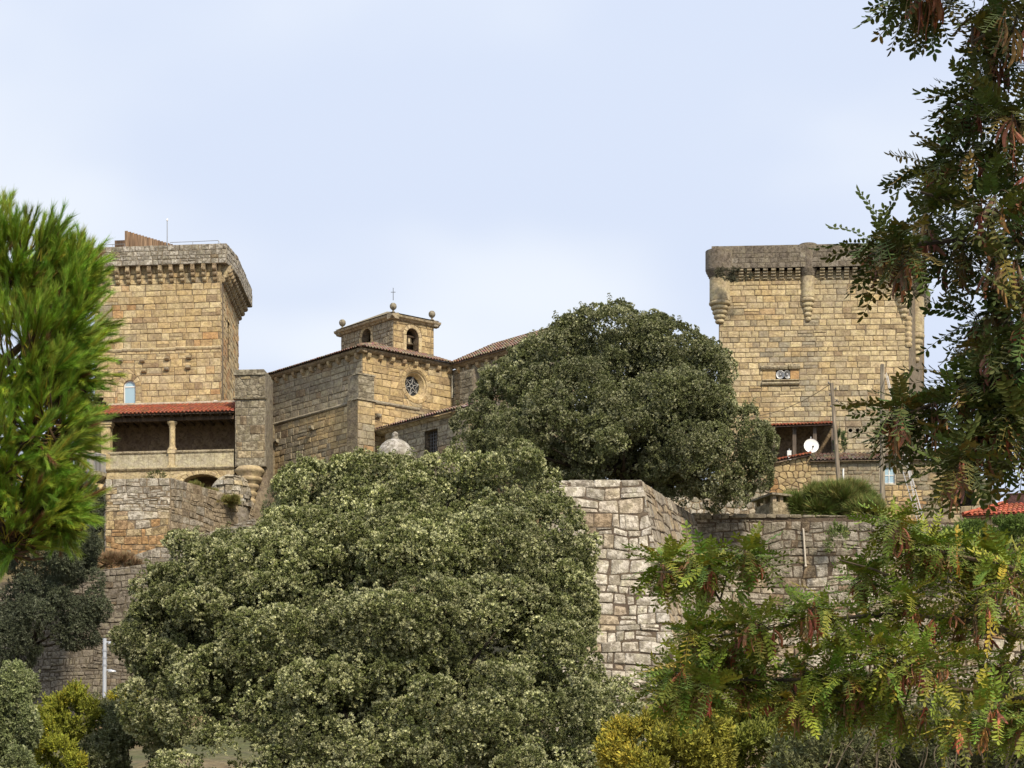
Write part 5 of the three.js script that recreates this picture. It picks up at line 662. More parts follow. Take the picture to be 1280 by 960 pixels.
function leafTo(g, b, dir, side, len, wid, k, fold = 0.25) { // a pointed oval leaf of four faces, folded along its rib
  const n = dir.clone().cross(side).normalize(), P = (t, s, h) => b.clone().addScaledVector(dir, len * t).addScaledVector(side, wid * s).addScaledVector(n, wid * h);
  const t = P(1, 0, -0.15), l = P(0.48, 0.5, fold), r = P(0.48, -0.5, fold), m = P(0.5, 0, 0); g.tri(b, l, m, k); g.tri(l, t, m, k); g.tri(b, m, r, k); g.tri(m, t, r, k);
}
function sprayG(K, len, wid, spread, stem) {
  const g = new G(); for (let i = 0; i < K; i++) { const d = rnd3().multiplyScalar(spread).add(new V3(0, 1, 0)).normalize(), s = rnd3().cross(d).normalize(), v = rr(0.7, 1.2); leafTo(g, new V3(0, stem * i / K, 0).addScaledVector(rnd3(), 0.01), d, s, len * rr(0.75, 1.2), wid * rr(0.8, 1.15), [v, v * rr(0.96, 1.02), v * rr(0.85, 1.1)]); }
  return g.build();
}
const oakSprays = [0, 1, 2].map(() => sprayG(11, 0.085, 0.046, 1.1, 0.14));
const oakClumps = [0, 1, 2].map(() => { const g = new G(); for (let i = 0; i < 8; i++) { const c = rnd3(); c.y = Math.abs(c.y) * 0.9 + 0.1; c.normalize(); const o = c.clone().multiplyScalar(0.13 * rr(0.75, 1.1)).add(new V3(0, 0.02, 0)), v0 = rr(0.75, 1.2); for (let k = 0; k < 7; k++) { const d = c.clone().addScaledVector(rnd3(), 0.75).normalize(), s = rnd3().cross(d).normalize(), v = v0 * rr(0.8, 1.2); leafTo(g, o, d, s, rr(0.06, 0.09), rr(0.036, 0.048), [v, v * rr(0.96, 1.03), v * rr(0.85, 1.1)]); } } return g.build(); });
const lobePx = (px, py, D, rx, ry, rz) => ({ c: at(px, py, D), r: new V3(rx / F * D, ry / F * D, rz ?? (rx + ry) / 2 / F * D) });
function crownList(lobes, n, { sub = 12, subR = [0.28, 0.45], up = 0.45, droop = 0, size = [0.8, 1.3], color, keep = 0.74, flat = 1, deep, sprigs, relief }) {
  const subs = []; for (const L of lobes) { for (let i = 0; i < sub; i++) { const d = rnd3(); if (d.y < -0.75) continue; const f = rr(...subR); const e = 1 - f * (relief ?? 0.8) * rr(0.7, 1.3); subs.push({ L, c: new V3(L.c.x + d.x * L.r.x * e, L.c.y + d.y * L.r.y * e, L.c.z + d.z * L.r.z * e), r: new V3(L.r.x * f, L.r.y * f * flat, L.r.z * f), tone: rr(0.82, 1.18) }); } }
  const area = subs.map(s => s.r.x * s.r.y + s.r.x * s.r.z); let tot = area.reduce((a, b) => a + b, 0); const out = [[], [], []]; let made = 0, tries = 0;
  const acc = []; let s0 = 0; for (const a of area) { s0 += a; acc.push(s0); }
  while (made < n && tries++ < n * 8) {
    const t = rnd() * tot; let lo = 0, hi = acc.length - 1; while (lo < hi) { const m = (lo + hi) >> 1; if (acc[m] < t) lo = m + 1; else hi = m; }
    const S = subs[lo], d = rnd3(), f = 1 - 0.5 * rnd() * rnd(), p = new V3(S.c.x + d.x * S.r.x * f, S.c.y + d.y * S.r.y * f, S.c.z + d.z * S.r.z * f);
    let inside = false; for (const L of lobes) { const x = (p.x - L.c.x) / L.r.x, y = (p.y - L.c.y) / L.r.y, z = (p.z - L.c.z) / L.r.z; if (x * x + y * y + z * z < keep * keep) { inside = true; break; } }
    if (inside && rnd() < (deep ?? 0.82)) continue;
    const o = p.clone().sub(S.L.c).normalize(), ax = d.clone().multiplyScalar(0.6).addScaledVector(o, 0.5).addScaledVector(UPV, up - droop * (1 - Math.abs(o.y))).addScaledVector(rnd3(), 0.45);
    const c = color(S.tone * rr(0.8, 1.2), p); out[made % 3].push({ m: place(p, ax, rr(...size)), c }); made++;
  }
  for (let i = 0; i < (sprigs ?? 0); i++) { const S = subs[(rnd() * subs.length) | 0], d = rnd3(); d.y = Math.abs(d.y) * 0.9 + 0.2; d.normalize(); const p = new V3(S.c.x + d.x * S.r.x, S.c.y + d.y * S.r.y, S.c.z + d.z * S.r.z); if (lobes.some(L => ((p.x - L.c.x) / L.r.x) ** 2 + ((p.y - L.c.y) / L.r.y) ** 2 + ((p.z - L.c.z) / L.r.z) ** 2 < 0.8)) continue; const ax = d.clone().addScaledVector(UPV, 0.8).addScaledVector(rnd3(), 0.35).normalize(), L = rr(0.15, 0.5) * size[1]; for (let k = 0; k < 6; k++) out[k % 3].push({ m: place(p.clone().addScaledVector(ax, L * (k / 6 - 0.2)), ax.clone().addScaledVector(rnd3(), 0.3), size[0] * (1.2 - k * 0.1)), c: color(1.05, p) }); }
  return out;
}
function tree(name, label, category, lobes, n, o, trunkPx, trunkD, r0, group) {
  const foot = onGround(at(trunkPx, 900, trunkD)), T = thing(name, label, category, foot, group);
  const mid = lobes.reduce((s, L) => s.add(L.c), new V3()).divideScalar(lobes.length), top = mid.clone(); const bk = o.bark ?? [0.12, 0.10, 0.08], fork = foot.clone().lerp(mid, 0.55);
  add(T, 'trunk', limb([foot.clone().add(new V3(0, -0.4, 0)), foot.clone().lerp(fork, 0.5).add(new V3(r0, 0, 0)), fork, top], r0, r0 * 0.45, bk, 10), M.bark);
  for (const L of lobes) if (L.r.x > 0.3) add(T, 'branch', limb([fork, fork.clone().lerp(L.c, 0.5).add(new V3(0, -0.3 * L.r.y, 0)), L.c], r0 * 0.4, r0 * 0.06, bk, 5), M.bark);
  crownList(lobes, n, o).forEach((l, i) => inst(T, 'crown', o.geo ? o.geo[i % o.geo.length] : oakSprays[i], o.mat ?? LM.oak, l));
  return T;
}
const oakColor = (base, pale, pp = 0.22) => (t, p) => { const k = rnd() < pp ? mix3(base, pale, rr(0.4, 1)) : base, v = t * (0.85 + 0.35 * vnoise(p.x * 0.7, p.y * 0.7 + p.z * 0.5, 5)); return [k[0] * v, k[1] * v, k[2] * v]; };
{ // the big bushy evergreen oak below the walls
  const Ls = [[400, 628, 57, 58, 45], [480, 622, 57, 75, 50], [560, 628, 57, 75, 52], [636, 622, 57, 58, 60], [688, 690, 56, 48, 60], [600, 700, 55.5, 90, 60], [480, 690, 56, 110, 60], [375, 690, 56, 75, 50], [275, 712, 55.5, 78, 46], [222, 745, 55, 45, 45], [250, 790, 54.5, 92, 60], [370, 790, 54, 100, 65], [500, 790, 53.8, 110, 70], [620, 790, 54.2, 90, 60], [695, 830, 54.5, 60, 55], [215, 880, 54, 55, 70], [310, 880, 53.5, 100, 70], [430, 890, 53, 110, 75], [560, 890, 53, 110, 75], [680, 900, 53.5, 80, 70], [758, 905, 54, 44, 66], [735, 960, 53.4, 55, 50], [712, 770, 55.2, 30, 60], [450, 800, 56.5, 250, 150], [560, 720, 57.5, 170, 130], [480, 660, 58, 130, 70], [350, 760, 57, 130, 90], [500, 900, 56, 230, 90], [330, 860, 56, 150, 90], [300, 975, 53, 110, 60], [470, 980, 52.6, 120, 60], [630, 975, 52.8, 110, 60]].map(a => lobePx(...a));
  tree('bushy_oak', 'large dense grey-green evergreen oak standing before the castle walls', 'tree', Ls, 43000, { geo: oakClumps, relief: 0.62, flat: 0.85, sub: 20, subR: [0.2, 0.5], up: 0.6, size: [0.6, 1.15], color: oakColor([0.165, 0.188, 0.064], [0.50, 0.51, 0.29], 0.48), keep: 0.8, sprigs: 900, deep: 0.72 }, 470, 55, 0.34);
}
{ // the oak spreading over the bastion
  const Ls = [[760, 430, 109, 62, 40], [705, 452, 109, 50, 42], [830, 445, 109, 60, 45], [880, 490, 108.5, 40, 55], [640, 505, 109, 42, 44], [602, 545, 108, 40, 32], [700, 508, 107, 78, 50], [790, 500, 106.5, 80, 55], [858, 540, 106, 60, 55], [690, 560, 105.5, 70, 38], [780, 562, 105, 70, 38], [920, 555, 106.5, 40, 40], [932, 595, 106.5, 26, 42], [882, 595, 106.5, 28, 44], [846, 606, 107, 22, 32], [835, 560, 107.5, 60, 45], [815, 595, 108.5, 40, 26], [905, 585, 107.5, 45, 36], [640, 556, 106, 42, 32], [780, 490, 110, 115, 80], [700, 495, 110, 75, 60], [840, 480, 109.5, 62, 66], [805, 520, 111, 70, 55], [800, 575, 110.5, 60, 30], [745, 588, 110.5, 70, 24], [685, 575, 110, 55, 28]].map(a => lobePx(...a));
  tree('spreading_oak', 'wide dark evergreen oak with drooping branches on top of the bastion', 'tree', Ls, 24000, { geo: oakClumps, relief: 0.5, sub: 18, subR: [0.2, 0.48], up: 0.35, droop: 0.35, flat: 1.1, size: [0.95, 1.6], color: oakColor([0.155, 0.175, 0.068], [0.40, 0.41, 0.25], 0.4), keep: 0.8, sprigs: 1500, deep: 0.68 }, 775, 108, 0.4);
}
{ const Ls = [[60, 775, 122.5, 55, 45], [15, 800, 122, 40, 45], [95, 785, 122.8, 30, 30], [105, 640, 124, 26, 32], [60, 690, 124, 55, 70], [100, 742, 123, 38, 45], [30, 750, 123, 40, 60], [88, 690, 122.5, 36, 40], [10, 660, 124, 40, 50]].map(a => lobePx(...a));
  tree('dark_oak', 'dark evergreen oak hanging down the retaining wall beside the bastion', 'tree', Ls, 22000, { sub: 16, up: 0.1, droop: 0.5, size: [0.9, 1.5], color: oakColor([0.07, 0.085, 0.045], [0.15, 0.165, 0.11], 0.15) }, 15, 127, 0.2); }
{ const Ls = [[2, 850, 50, 42, 48], [-5, 910, 50, 50, 60], [22, 900, 49.6, 26, 40], [0, 965, 49, 45, 40]].map(a => lobePx(...a));
  tree('young_oak', 'smaller grey-green oak growing under the pine', 'tree', Ls, 9500, { sub: 14, color: oakColor([0.15, 0.18, 0.07], [0.3, 0.32, 0.18]), size: [0.62, 1.0], sprigs: 200 }, -10, 51, 0.15); }
const bushSprays = [0, 1, 2].map(() => sprayG(9, 0.12, 0.055, 0.9, 0.2)), bladeSprays = [0, 1, 2].map(() => { const g = new G(); for (let i = 0; i < 16; i++) { const d = rnd3().multiplyScalar(0.45).add(UPV).normalize(), s = rnd3().cross(d).normalize(); leafTo(g, new V3(0, 0.1 * rnd(), 0), d, s, rr(0.3, 0.6), 0.022, [rr(0.8, 1.2), rr(0.8, 1.2), 1], 0.1); } return g.build(); });
function bush(name, label, lobes, n, color, o = {}) { const b = onGround(lobes[0].c), T = thing(name, label, o.cat ?? 'bush', b), bk = [0.16, 0.12, 0.08]; if (!o.noStem) for (const L of lobes) add(T, 'stem', limb([b, b.clone().lerp(L.c, 0.5).add(new V3(rr(-0.1, 0.1), 0, 0)), L.c], 0.04, 0.012, bk, 5), M.bark); crownList(lobes, n, { sub: 15, subR: [0.14, 0.5], relief: 0.35, up: 0.6, size: [0.8, 1.2], color, keep: 0.7, sprigs: o.noStem ? 0 : 320, ...o }).forEach((l, i) => inst(T, 'foliage', (o.geo ?? bushSprays)[i], LM.bush, l)); return T; }
const two = (a, b, pb = 0.4) => (t, p) => { const k = mix3(a, b, vnoise(p.x * 1.3, p.y * 1.3, 9) * 0.6 + rnd() * 0.4 < pb ? rr(0.5, 1) : rr(0, 0.3)); return k.map(x => x * t); };
bush('yellow_shrub', 'yellow-green autumn shrub at the foot of the bastion', [[795, 945, 33, 34, 42], [850, 922, 33, 36, 34], [835, 960, 32.5, 55, 40], [880, 940, 32.5, 30, 34]].map(a => lobePx(...a)), 5200, two([0.25, 0.26, 0.035], [0.5, 0.40, 0.05]), { size: [0.4, 0.7] });
bush('yellow_green_shrub', 'loose yellow-green shrub between the yellow shrub and grey scrub', [[930, 918, 33.5, 46, 30], [995, 908, 33.5, 42, 28], [960, 955, 33, 60, 40], [1040, 930, 33, 36, 30]].map(a => lobePx(...a)), 5200, two([0.21, 0.25, 0.04], [0.36, 0.34, 0.06]), { size: [0.4, 0.7] });
bush('grey_scrub', 'tangled grey-green scrub with bare twigs under the locust', [[1060, 905, 31, 70, 45], [1130, 930, 30.5, 70, 50], [1030, 955, 30, 70, 40], [1210, 945, 30, 80, 60], [1290, 930, 30, 70, 70]].map(a => lobePx(...a)), 8000, two([0.13, 0.15, 0.06], [0.24, 0.24, 0.13]), { size: [0.4, 0.75] });
bush('yellow_broom', 'bright yellow bush between lamp post and bushy oak', [[158, 886, 62, 18, 20], [150, 905, 62, 14, 16]].map(a => lobePx(...a)), 1500, two([0.24, 0.26, 0.03], [0.5, 0.42, 0.03], 0.5), { size: [0.5, 0.85] });
bush('yellow_bush', 'yellow-green bush between the young oak and lamp post', [[66, 922, 57, 26, 42], [95, 895, 57, 28, 26], [60, 960, 56, 40, 30]].map(a => lobePx(...a)), 4600, two([0.23, 0.27, 0.03], [0.42, 0.37, 0.03], 0.35), { size: [0.5, 0.85] });
bush('grey_green_bush', 'grey-green bush filling the corner below the lamp post', [[120, 925, 58, 36, 42], [165, 945, 57, 40, 45], [100, 960, 57, 55, 35]].map(a => lobePx(...a)), 5600, oakColor([0.15, 0.17, 0.07], [0.3, 0.31, 0.19]), { geo: oakSprays, size: [0.7, 1.1] });
bush('broom_bush', 'arching green broom bush on the wall beside the vented chimney', [[1018, 632, 113.5, 26, 13], [1052, 630, 113.5, 30, 14], [1082, 640, 112.5, 14, 10]].map(a => lobePx(...a)), 2600, two([0.13, 0.18, 0.035], [0.26, 0.25, 0.07], 0.35), { geo: bladeSprays, size: [0.8, 1.5], up: 0.7 });
bush('wall_plant', 'small green plant sprouting from the rubble wall', [[1046, 676, 107.4, 11, 16]].map(a => lobePx(...a)), 130, two([0.14, 0.2, 0.05], [0.2, 0.24, 0.08]), { noStem: true, size: [0.8, 1.2] });
bush('ivy_hedge', 'bright green ivy mound below the red roofed house', [[1235, 668, 106.5, 34, 16], [1285, 668, 106, 40, 18], [1200, 676, 106.6, 22, 10]].map(a => lobePx(...a)), 2600, two([0.10, 0.17, 0.025], [0.16, 0.22, 0.05]), { cat: 'ivy' });
bush('parapet_creeper', 'dark creeper hanging under the keep parapet', [[905, 343, 158.6, 9, 6, 0.3], [925, 344, 158.5, 12, 7, 0.3]].map(a => lobePx(...a)), 260, two([0.05, 0.055, 0.03], [0.1, 0.09, 0.05]), { noStem: true, cat: 'creeper', droop: 0.8, up: 0 });
bush('porch_ivy', 'strip of green ivy on the porch end wall', [[1050, 556, 149.6, 5, 16, 0.3]].map(a => lobePx(...a)), 150, two([0.06, 0.1, 0.025], [0.1, 0.14, 0.04]), { noStem: true, cat: 'ivy' });
bush('terrace_weeds', 'yellow-green ferns growing on the bastion edge before the arch', [[262, 622, 143.5, 9, 4], [282, 629, 143, 16, 3], [244, 614, 143, 5, 5]].map(a => lobePx(...a)), 240, two([0.16, 0.17, 0.04], [0.3, 0.26, 0.08]), { cat: 'weeds', geo: bladeSprays, size: [0.6, 1.1] });
bush('wall_tuft', 'small green tuft on top of the bastion front', [[196, 596, 138.3, 9, 4]].map(a => lobePx(...a)), 70, two([0.1, 0.12, 0.03], [0.16, 0.16, 0.06]), { cat: 'weeds', noStem: true, size: [0.6, 1] });
bush('dry_grass', 'tuft of dry brown grass on the ledge at the bastion foot', [[140, 708, 131.6, 16, 8], [160, 706, 131.6, 12, 6], [125, 712, 131.6, 10, 6]].map(a => lobePx(...a)), 340, two([0.32, 0.22, 0.12], [0.2, 0.14, 0.08]), { cat: 'grass', geo: bladeSprays, size: [0.7, 1.2] });
bush('corner_weeds', 'grey-green weeds at the church wall foot by the turret', [[337, 640, 139, 8, 26], [352, 610, 139, 8, 14]].map(a => lobePx(...a)), 260, oakColor([0.1, 0.12, 0.05], [0.22, 0.22, 0.15]), { geo: oakSprays, noStem: true, size: [1, 1.6], cat: 'weeds' });
{ // bare twigs in the scrub
  const b = onGround(at(1060, 940, 29)), T = thing('dead_twigs', 'bare grey-brown twigs arching through the scrub under the locust', 'twigs', b); for (let i = 0; i < 26; i++) { const s = at(rr(1000, 1260), 985, rr(28.5, 29.4)), e = s.clone().add(new V3(rr(-0.7, 0.7), rr(0.6, 1.5), rr(-0.2, 0.2))), m = s.clone().lerp(e, 0.5).add(new V3(rr(-0.25, 0.25), rr(0, 0.25), 0)); add(T, 'twig', limb([s, m, e], 0.011, 0.004, mix3([0.3, 0.25, 0.18], [0.2, 0.17, 0.12], rnd()), 4), M.bark); }
}
// ---------- pine ----------
{
  const shootG = () => { const g = new G(), L = 0.24; for (let i = 0; i < 135; i++) { const y = L * (0.02 + 0.98 * i / 135), a = i * 2.4, t = rr(0.2, 0.45), d = new V3(Math.cos(a) * Math.sin(t), Math.cos(t), Math.sin(a) * Math.sin(t)), b = new V3(0, y, 0), s = d.clone().cross(rnd3()).normalize().multiplyScalar(0.0018), e = b.clone().addScaledVector(d, rr(0.06, 0.095)), v = rr(0.75, 1.2), k = [v * rr(0.9, 1.15), v, v]; g.tri(b.clone().add(s), b.clone().sub(s), e, k); } const r = 0.004; for (let j = 0; j < 4; j++) { const a = j / 4 * 6.283, c = (j + 1) / 4 * 6.283; g.quad(new V3(Math.cos(a) * r, -0.12, Math.sin(a) * r), new V3(Math.cos(c) * r, -0.12, Math.sin(c) * r), new V3(Math.cos(c) * r, L, Math.sin(c) * r), new V3(Math.cos(a) * r, L, Math.sin(a) * r), [0.9, 0.5, 0.4]); } return g.build(); };
  const D = 18, foot = onGround(at(-190, 900, D)), T = thing('pine_tree', 'bright green pine with brush-like upswept shoots beside the tower', 'tree', foot), bk = [0.16, 0.10, 0.06];
  const trunk = [foot.clone().add(new V3(0, -0.3, 0)), at(-180, 800, D), at(-120, 560, D), at(-80, 330, D)]; add(T, 'trunk', limb(trunk, 0.14, 0.05, bk, 10), M.bark);
  const Ls = [[-50, 480, D, 165, 215, 1.1], [20, 342, D - 0.1, 82, 68, 0.55], [80, 400, D, 48, 70, 0.45], [60, 520, D - 0.2, 50, 90, 0.5], [20, 640, D - 0.1, 70, 60, 0.5], [-40, 345, D, 90, 85, 0.6], [70, 620, D, 35, 50, 0.35], [30, 440, D - 0.25, 80, 80, 0.5], [10, 560, D - 0.3, 75, 80, 0.5], [90, 460, D + 0.1, 28, 60, 0.3], [88, 350, D + 0.1, 28, 38, 0.3]].map(a => lobePx(...a)); const out = [[], [], []], tw = [];
  let n = 0; for (let c = 0; c < 1250; c++) {
    const L = Ls[c % Ls.length], d = rnd3(); if (d.z < -0.35 && rnd() < 0.75) continue; const p = new V3(L.c.x + d.x * L.r.x * rr(0.72, 0.97), L.c.y + d.y * L.r.y * rr(0.72, 0.97), L.c.z + d.z * L.r.z * rr(0.72, 0.97));
    if (Ls.some(Q => Q !== L && ((p.x - Q.c.x) / Q.r.x) ** 2 + ((p.y - Q.c.y) / Q.r.y) ** 2 + ((p.z - Q.c.z) / Q.r.z) ** 2 < 0.45) && rnd() < 0.75) continue;
    const o = p.clone().sub(L.c).normalize(), dir = new V3(0.12, 0.5, 0.12).addScaledVector(o, 0.85).addScaledVector(rnd3(), 0.35).normalize(), root = p.clone().addScaledVector(dir, -0.3), t = rr(0.8, 1.2);
    tw.push(limb([root.clone().addScaledVector(dir, -0.25).lerp(L.c, 0.25), root, p], 0.012, 0.006, bk, 4));
    for (let i = 0; i < 6; i++) { const a = dir.clone().addScaledVector(rnd3(), 0.36).addScaledVector(UPV, 0.15).normalize(), b = root.clone().lerp(p, rr(0.2, 1)), k = mix3([0.14, 0.26, 0.022], [0.34, 0.47, 0.05], rnd()).map(x => x * t * rr(0.8, 1.15)); out[n++ % 3].push({ m: place(b, a, rr(0.8, 1.15)), c: rnd() < 0.02 ? [0.2, 0.11, 0.05] : k }); }
  }
  for (const L of Ls) add(T, 'branch', limb([trunk[2].clone().lerp(trunk[3], rnd()), L.c.clone().lerp(trunk[2], 0.4).add(new V3(0, -0.1, 0)), L.c], 0.05, 0.015, bk, 6), M.bark);
  add(T, 'twigs', merge(tw), M.bark, { kind: 'stuff' }); out.forEach(l => inst(T, 'needles', shootG(), LM.pine, l));
}
// ---------- locust trees with hanging pods ----------
function locustLeaf() {
  const g = new G(), n = 7 + (rnd() * 3 | 0), L = rr(0.17, 0.22), bend = rr(0.03, 0.09), P = t => new V3(0, L * t, -bend * t * t), k0 = [0.9, 0.9, 0.6];
  for (let i = 0; i < 4; i++) { const a = P(i / 4), b = P((i + 1) / 4), s = new V3(0.0016, 0, 0); g.quad(a.clone().sub(s), a.clone().add(s), b.clone().add(s), b.clone().sub(s), k0); }
  for (let i = 0; i < n; i++) for (const s of [-1, 1]) { const b = P(0.2 + 0.76 * i / (n - 1)), an = rr(0.95, 1.25), d = new V3(s * Math.sin(an), Math.cos(an), rr(-0.45, 0.05)).normalize(), side = d.clone().cross(new V3(0, 0, 1)).normalize(), v = rr(0.78, 1.2); oval(g, b, d, side, rr(0.034, 0.044), rr(0.015, 0.019), [v * rr(0.9, 1.15), v, v * 0.9]); }
  oval(g, P(1), new V3(0, 1, -0.3).normalize(), new V3(1, 0, 0), 0.04, 0.018, [1, 1, 0.9]); return g.build();
}
function oval(g, b, d, s, len, wid, k) { const n = d.clone().cross(s), P = (t, w, h) => b.clone().addScaledVector(d, len * t).addScaledVector(s, wid * w).addScaledVector(n, wid * h), a0 = P(0.04, 0, 0), l1 = P(0.3, 0.46, 0.12), l2 = P(0.72, 0.42, 0.1), t = P(1, 0, -0.1), r2 = P(0.72, -0.42, 0.1), r1 = P(0.3, -0.46, 0.12), m = P(0.5, 0, 0); g.tri(a0, l1, m, k); g.tri(l1, l2, m, k); g.tri(l2, t, m, k); g.tri(t, r2, m, k); g.tri(r2, r1, m, k); g.tri(r1, a0, m, k); }
const locustLeaves = [0, 1, 2, 3, 4].map(locustLeaf);
function podG() { const g = new G(), L = rr(0.065, 0.085), c = rr(-0.012, 0.012), w = 0.0065, n = 5; for (let i = 0; i < n; i++) { const f = t => new V3(c * Math.sin(t * 3), -0.012 - L * t, 0), W = t => w * Math.pow(Math.sin(Math.PI * (0.06 + 0.88 * t)), 0.5), a = i / n, b = (i + 1) / n, k = [rr(0.85, 1.1), 1, 1]; for (const s of [-1, 1]) { const q = (t, x) => f(t).add(new V3(x * W(t), 0, x === 0 ? s * 0.0022 : 0)); g.quad(q(a, -1), q(a, 0), q(b, 0), q(b, -1), k); g.quad(q(a, 0), q(a, 1), q(b, 1), q(b, 0), k); } } g.quad(new V3(-0.0008, 0, 0), new V3(0.0008, 0, 0), new V3(0.0008, -0.014, 0), new V3(-0.0008, -0.014, 0), [0.8, 0.8, 0.6]); return g.build(); }
const podVariants = [0, 1, 2, 3].map(podG);
function podCluster() { const gs = []; const n = 3 + (rnd() * 4 | 0); for (let i = 0; i < n; i++) { const g = podVariants[(rnd() * 4) | 0].clone(); g.applyMatrix4(new THREE.Matrix4().compose(new V3(0, -0.055 * i / n, 0), new THREE.Quaternion().setFromEuler(new THREE.Euler(rr(-0.5, 0.5), rr(0, 6.28), rr(-0.45, 0.45))), new V3(1, 1, 1))); gs.push(g); } gs.push(rod(new V3(0, 0.02, 0), new V3(0, -0.06, 0), 0.0016, 0.0012, [0.6, 0.7, 0.5], 4)); return merge(gs); }
const podClusters = [0, 1, 2, 3, 4].map(podCluster);
function locust(name, label, trunkPts, limbs, lobes, o) {
  const T = thing(name, label, 'tree', trunkPts[0].clone()), bk = o.bark, leaves = [], pods = [], tw = [];
  add(T, 'trunk', limb(trunkPts, o.r0, o.r0 * 0.5, bk, 10), M.bark); for (const l of limbs) add(T, 'branch', limb(l, l.r ?? 0.02, 0.006, bk, 6), M.bark);
  const nodes = limbs.flatMap(l => { const c = new THREE.CatmullRomCurve3(l); return Array.from({ length: 10 }, (_, i) => c.getPoint(0.15 + 0.85 * i / 9)); });
  for (const L of lobes) {
    let nb = nodes[0]; for (const q of nodes) if (q.distanceTo(L.c) < nb.distanceTo(L.c)) nb = q;
    if (nb.distanceTo(L.c) > 0.05) tw.push(limb([nb, nb.clone().lerp(L.c, 0.5).add(new V3(0, 0.03, 0)), L.c], 0.007, 0.004, bk, 4));
    for (let i = 0; i < o.twigs; i++) {
      const d = rnd3(); d.y = d.y * 0.6 + rr(-0.25, 0.25); const s = L.c.clone().add(new V3(rr(-0.4, 0.4) * L.r.x, rr(-0.4, 0.4) * L.r.y, rr(-0.4, 0.4) * L.r.z)), e = new V3(L.c.x + d.x * L.r.x, L.c.y + d.y * L.r.y, L.c.z + d.z * L.r.z), m = s.clone().lerp(e, 0.5).add(new V3(0, 0.04, 0)), cv = new THREE.CatmullRomCurve3([s, m, e]); tw.push(limb([s, m, e], 0.004, 0.0018, bk, 4));
      const ax = e.clone().sub(s).normalize(); for (let j = 0; j < o.leaves; j++) {
        const t = (j + 0.5) / o.leaves, p = cv.getPoint(t), dir = ax.clone().multiplyScalar(0.6 + t * 0.6).addScaledVector(rnd3(), 0.9).add(new V3(0, 0.12, 0)).normalize(), nz = UPV.clone().addScaledVector(rnd3(), 0.55), x = dir.clone().cross(nz).normalize(), z = x.clone().cross(dir), M4 = new THREE.Matrix4().makeBasis(x, dir, z); const sc = rr(0.75, 1.12) * o.scale; M4.scale(new V3(sc, sc, sc)).setPosition(p);
        leaves.push({ m: M4, c: o.color(p), p, v: (j * 7 + i) % 5 });
      }
      if (rnd() < o.pods) { const p = cv.getPoint(rr(0.1, 0.7)); pods.push({ m: new THREE.Matrix4().compose(p, new THREE.Quaternion().setFromAxisAngle(UPV, rr(0, 6.28)), new V3(1, 1, 1).multiplyScalar(rr(0.85, 1.2) * (o.podScale ?? 1.1))), c: mix3([0.30, 0.115, 0.05], [0.20, 0.10, 0.045], rnd()).map(x => x * rr(0.6, 1.15) * o.podTone), p, v: (rnd() * 5) | 0 }); }
    }
  }
  const seen = q => { const px = 640 + q.p.x / -q.p.z * F, py = HY - (q.p.y - CY) / -q.p.z * F; return px > -20 && px < 1290 && py > -20 && py < 970; };
  const one = (list, most, nm, geos, mat, bulk) => { list.sort((a, b) => (seen(b) - seen(a)) || b.p.z - a.p.z); const own = list.slice(0, most), rest = list.slice(most); for (const q of own) { const gq = geos[q.v].clone(), ca = gq.attributes.color; for (let i = 0; i < ca.count; i++) ca.setXYZ(i, ca.getX(i) * q.c[0], ca.getY(i) * q.c[1], ca.getZ(i) * q.c[2]); gq.applyMatrix4(q.m); add(T, nm, gq, mat); } geos.forEach((g, v) => { const l = rest.filter(q => q.v === v); if (l.length) inst(T, bulk, g, mat, l); }); };
  one(leaves, 220, 'leaf', locustLeaves, LM.locust, 'leaves'); one(pods, 90, 'pod_cluster', podClusters, LM.pod, 'seed_pods'); if (tw.length) add(T, 'twigs', merge(tw), M.bark, { kind: 'stuff' });
  return T;
}
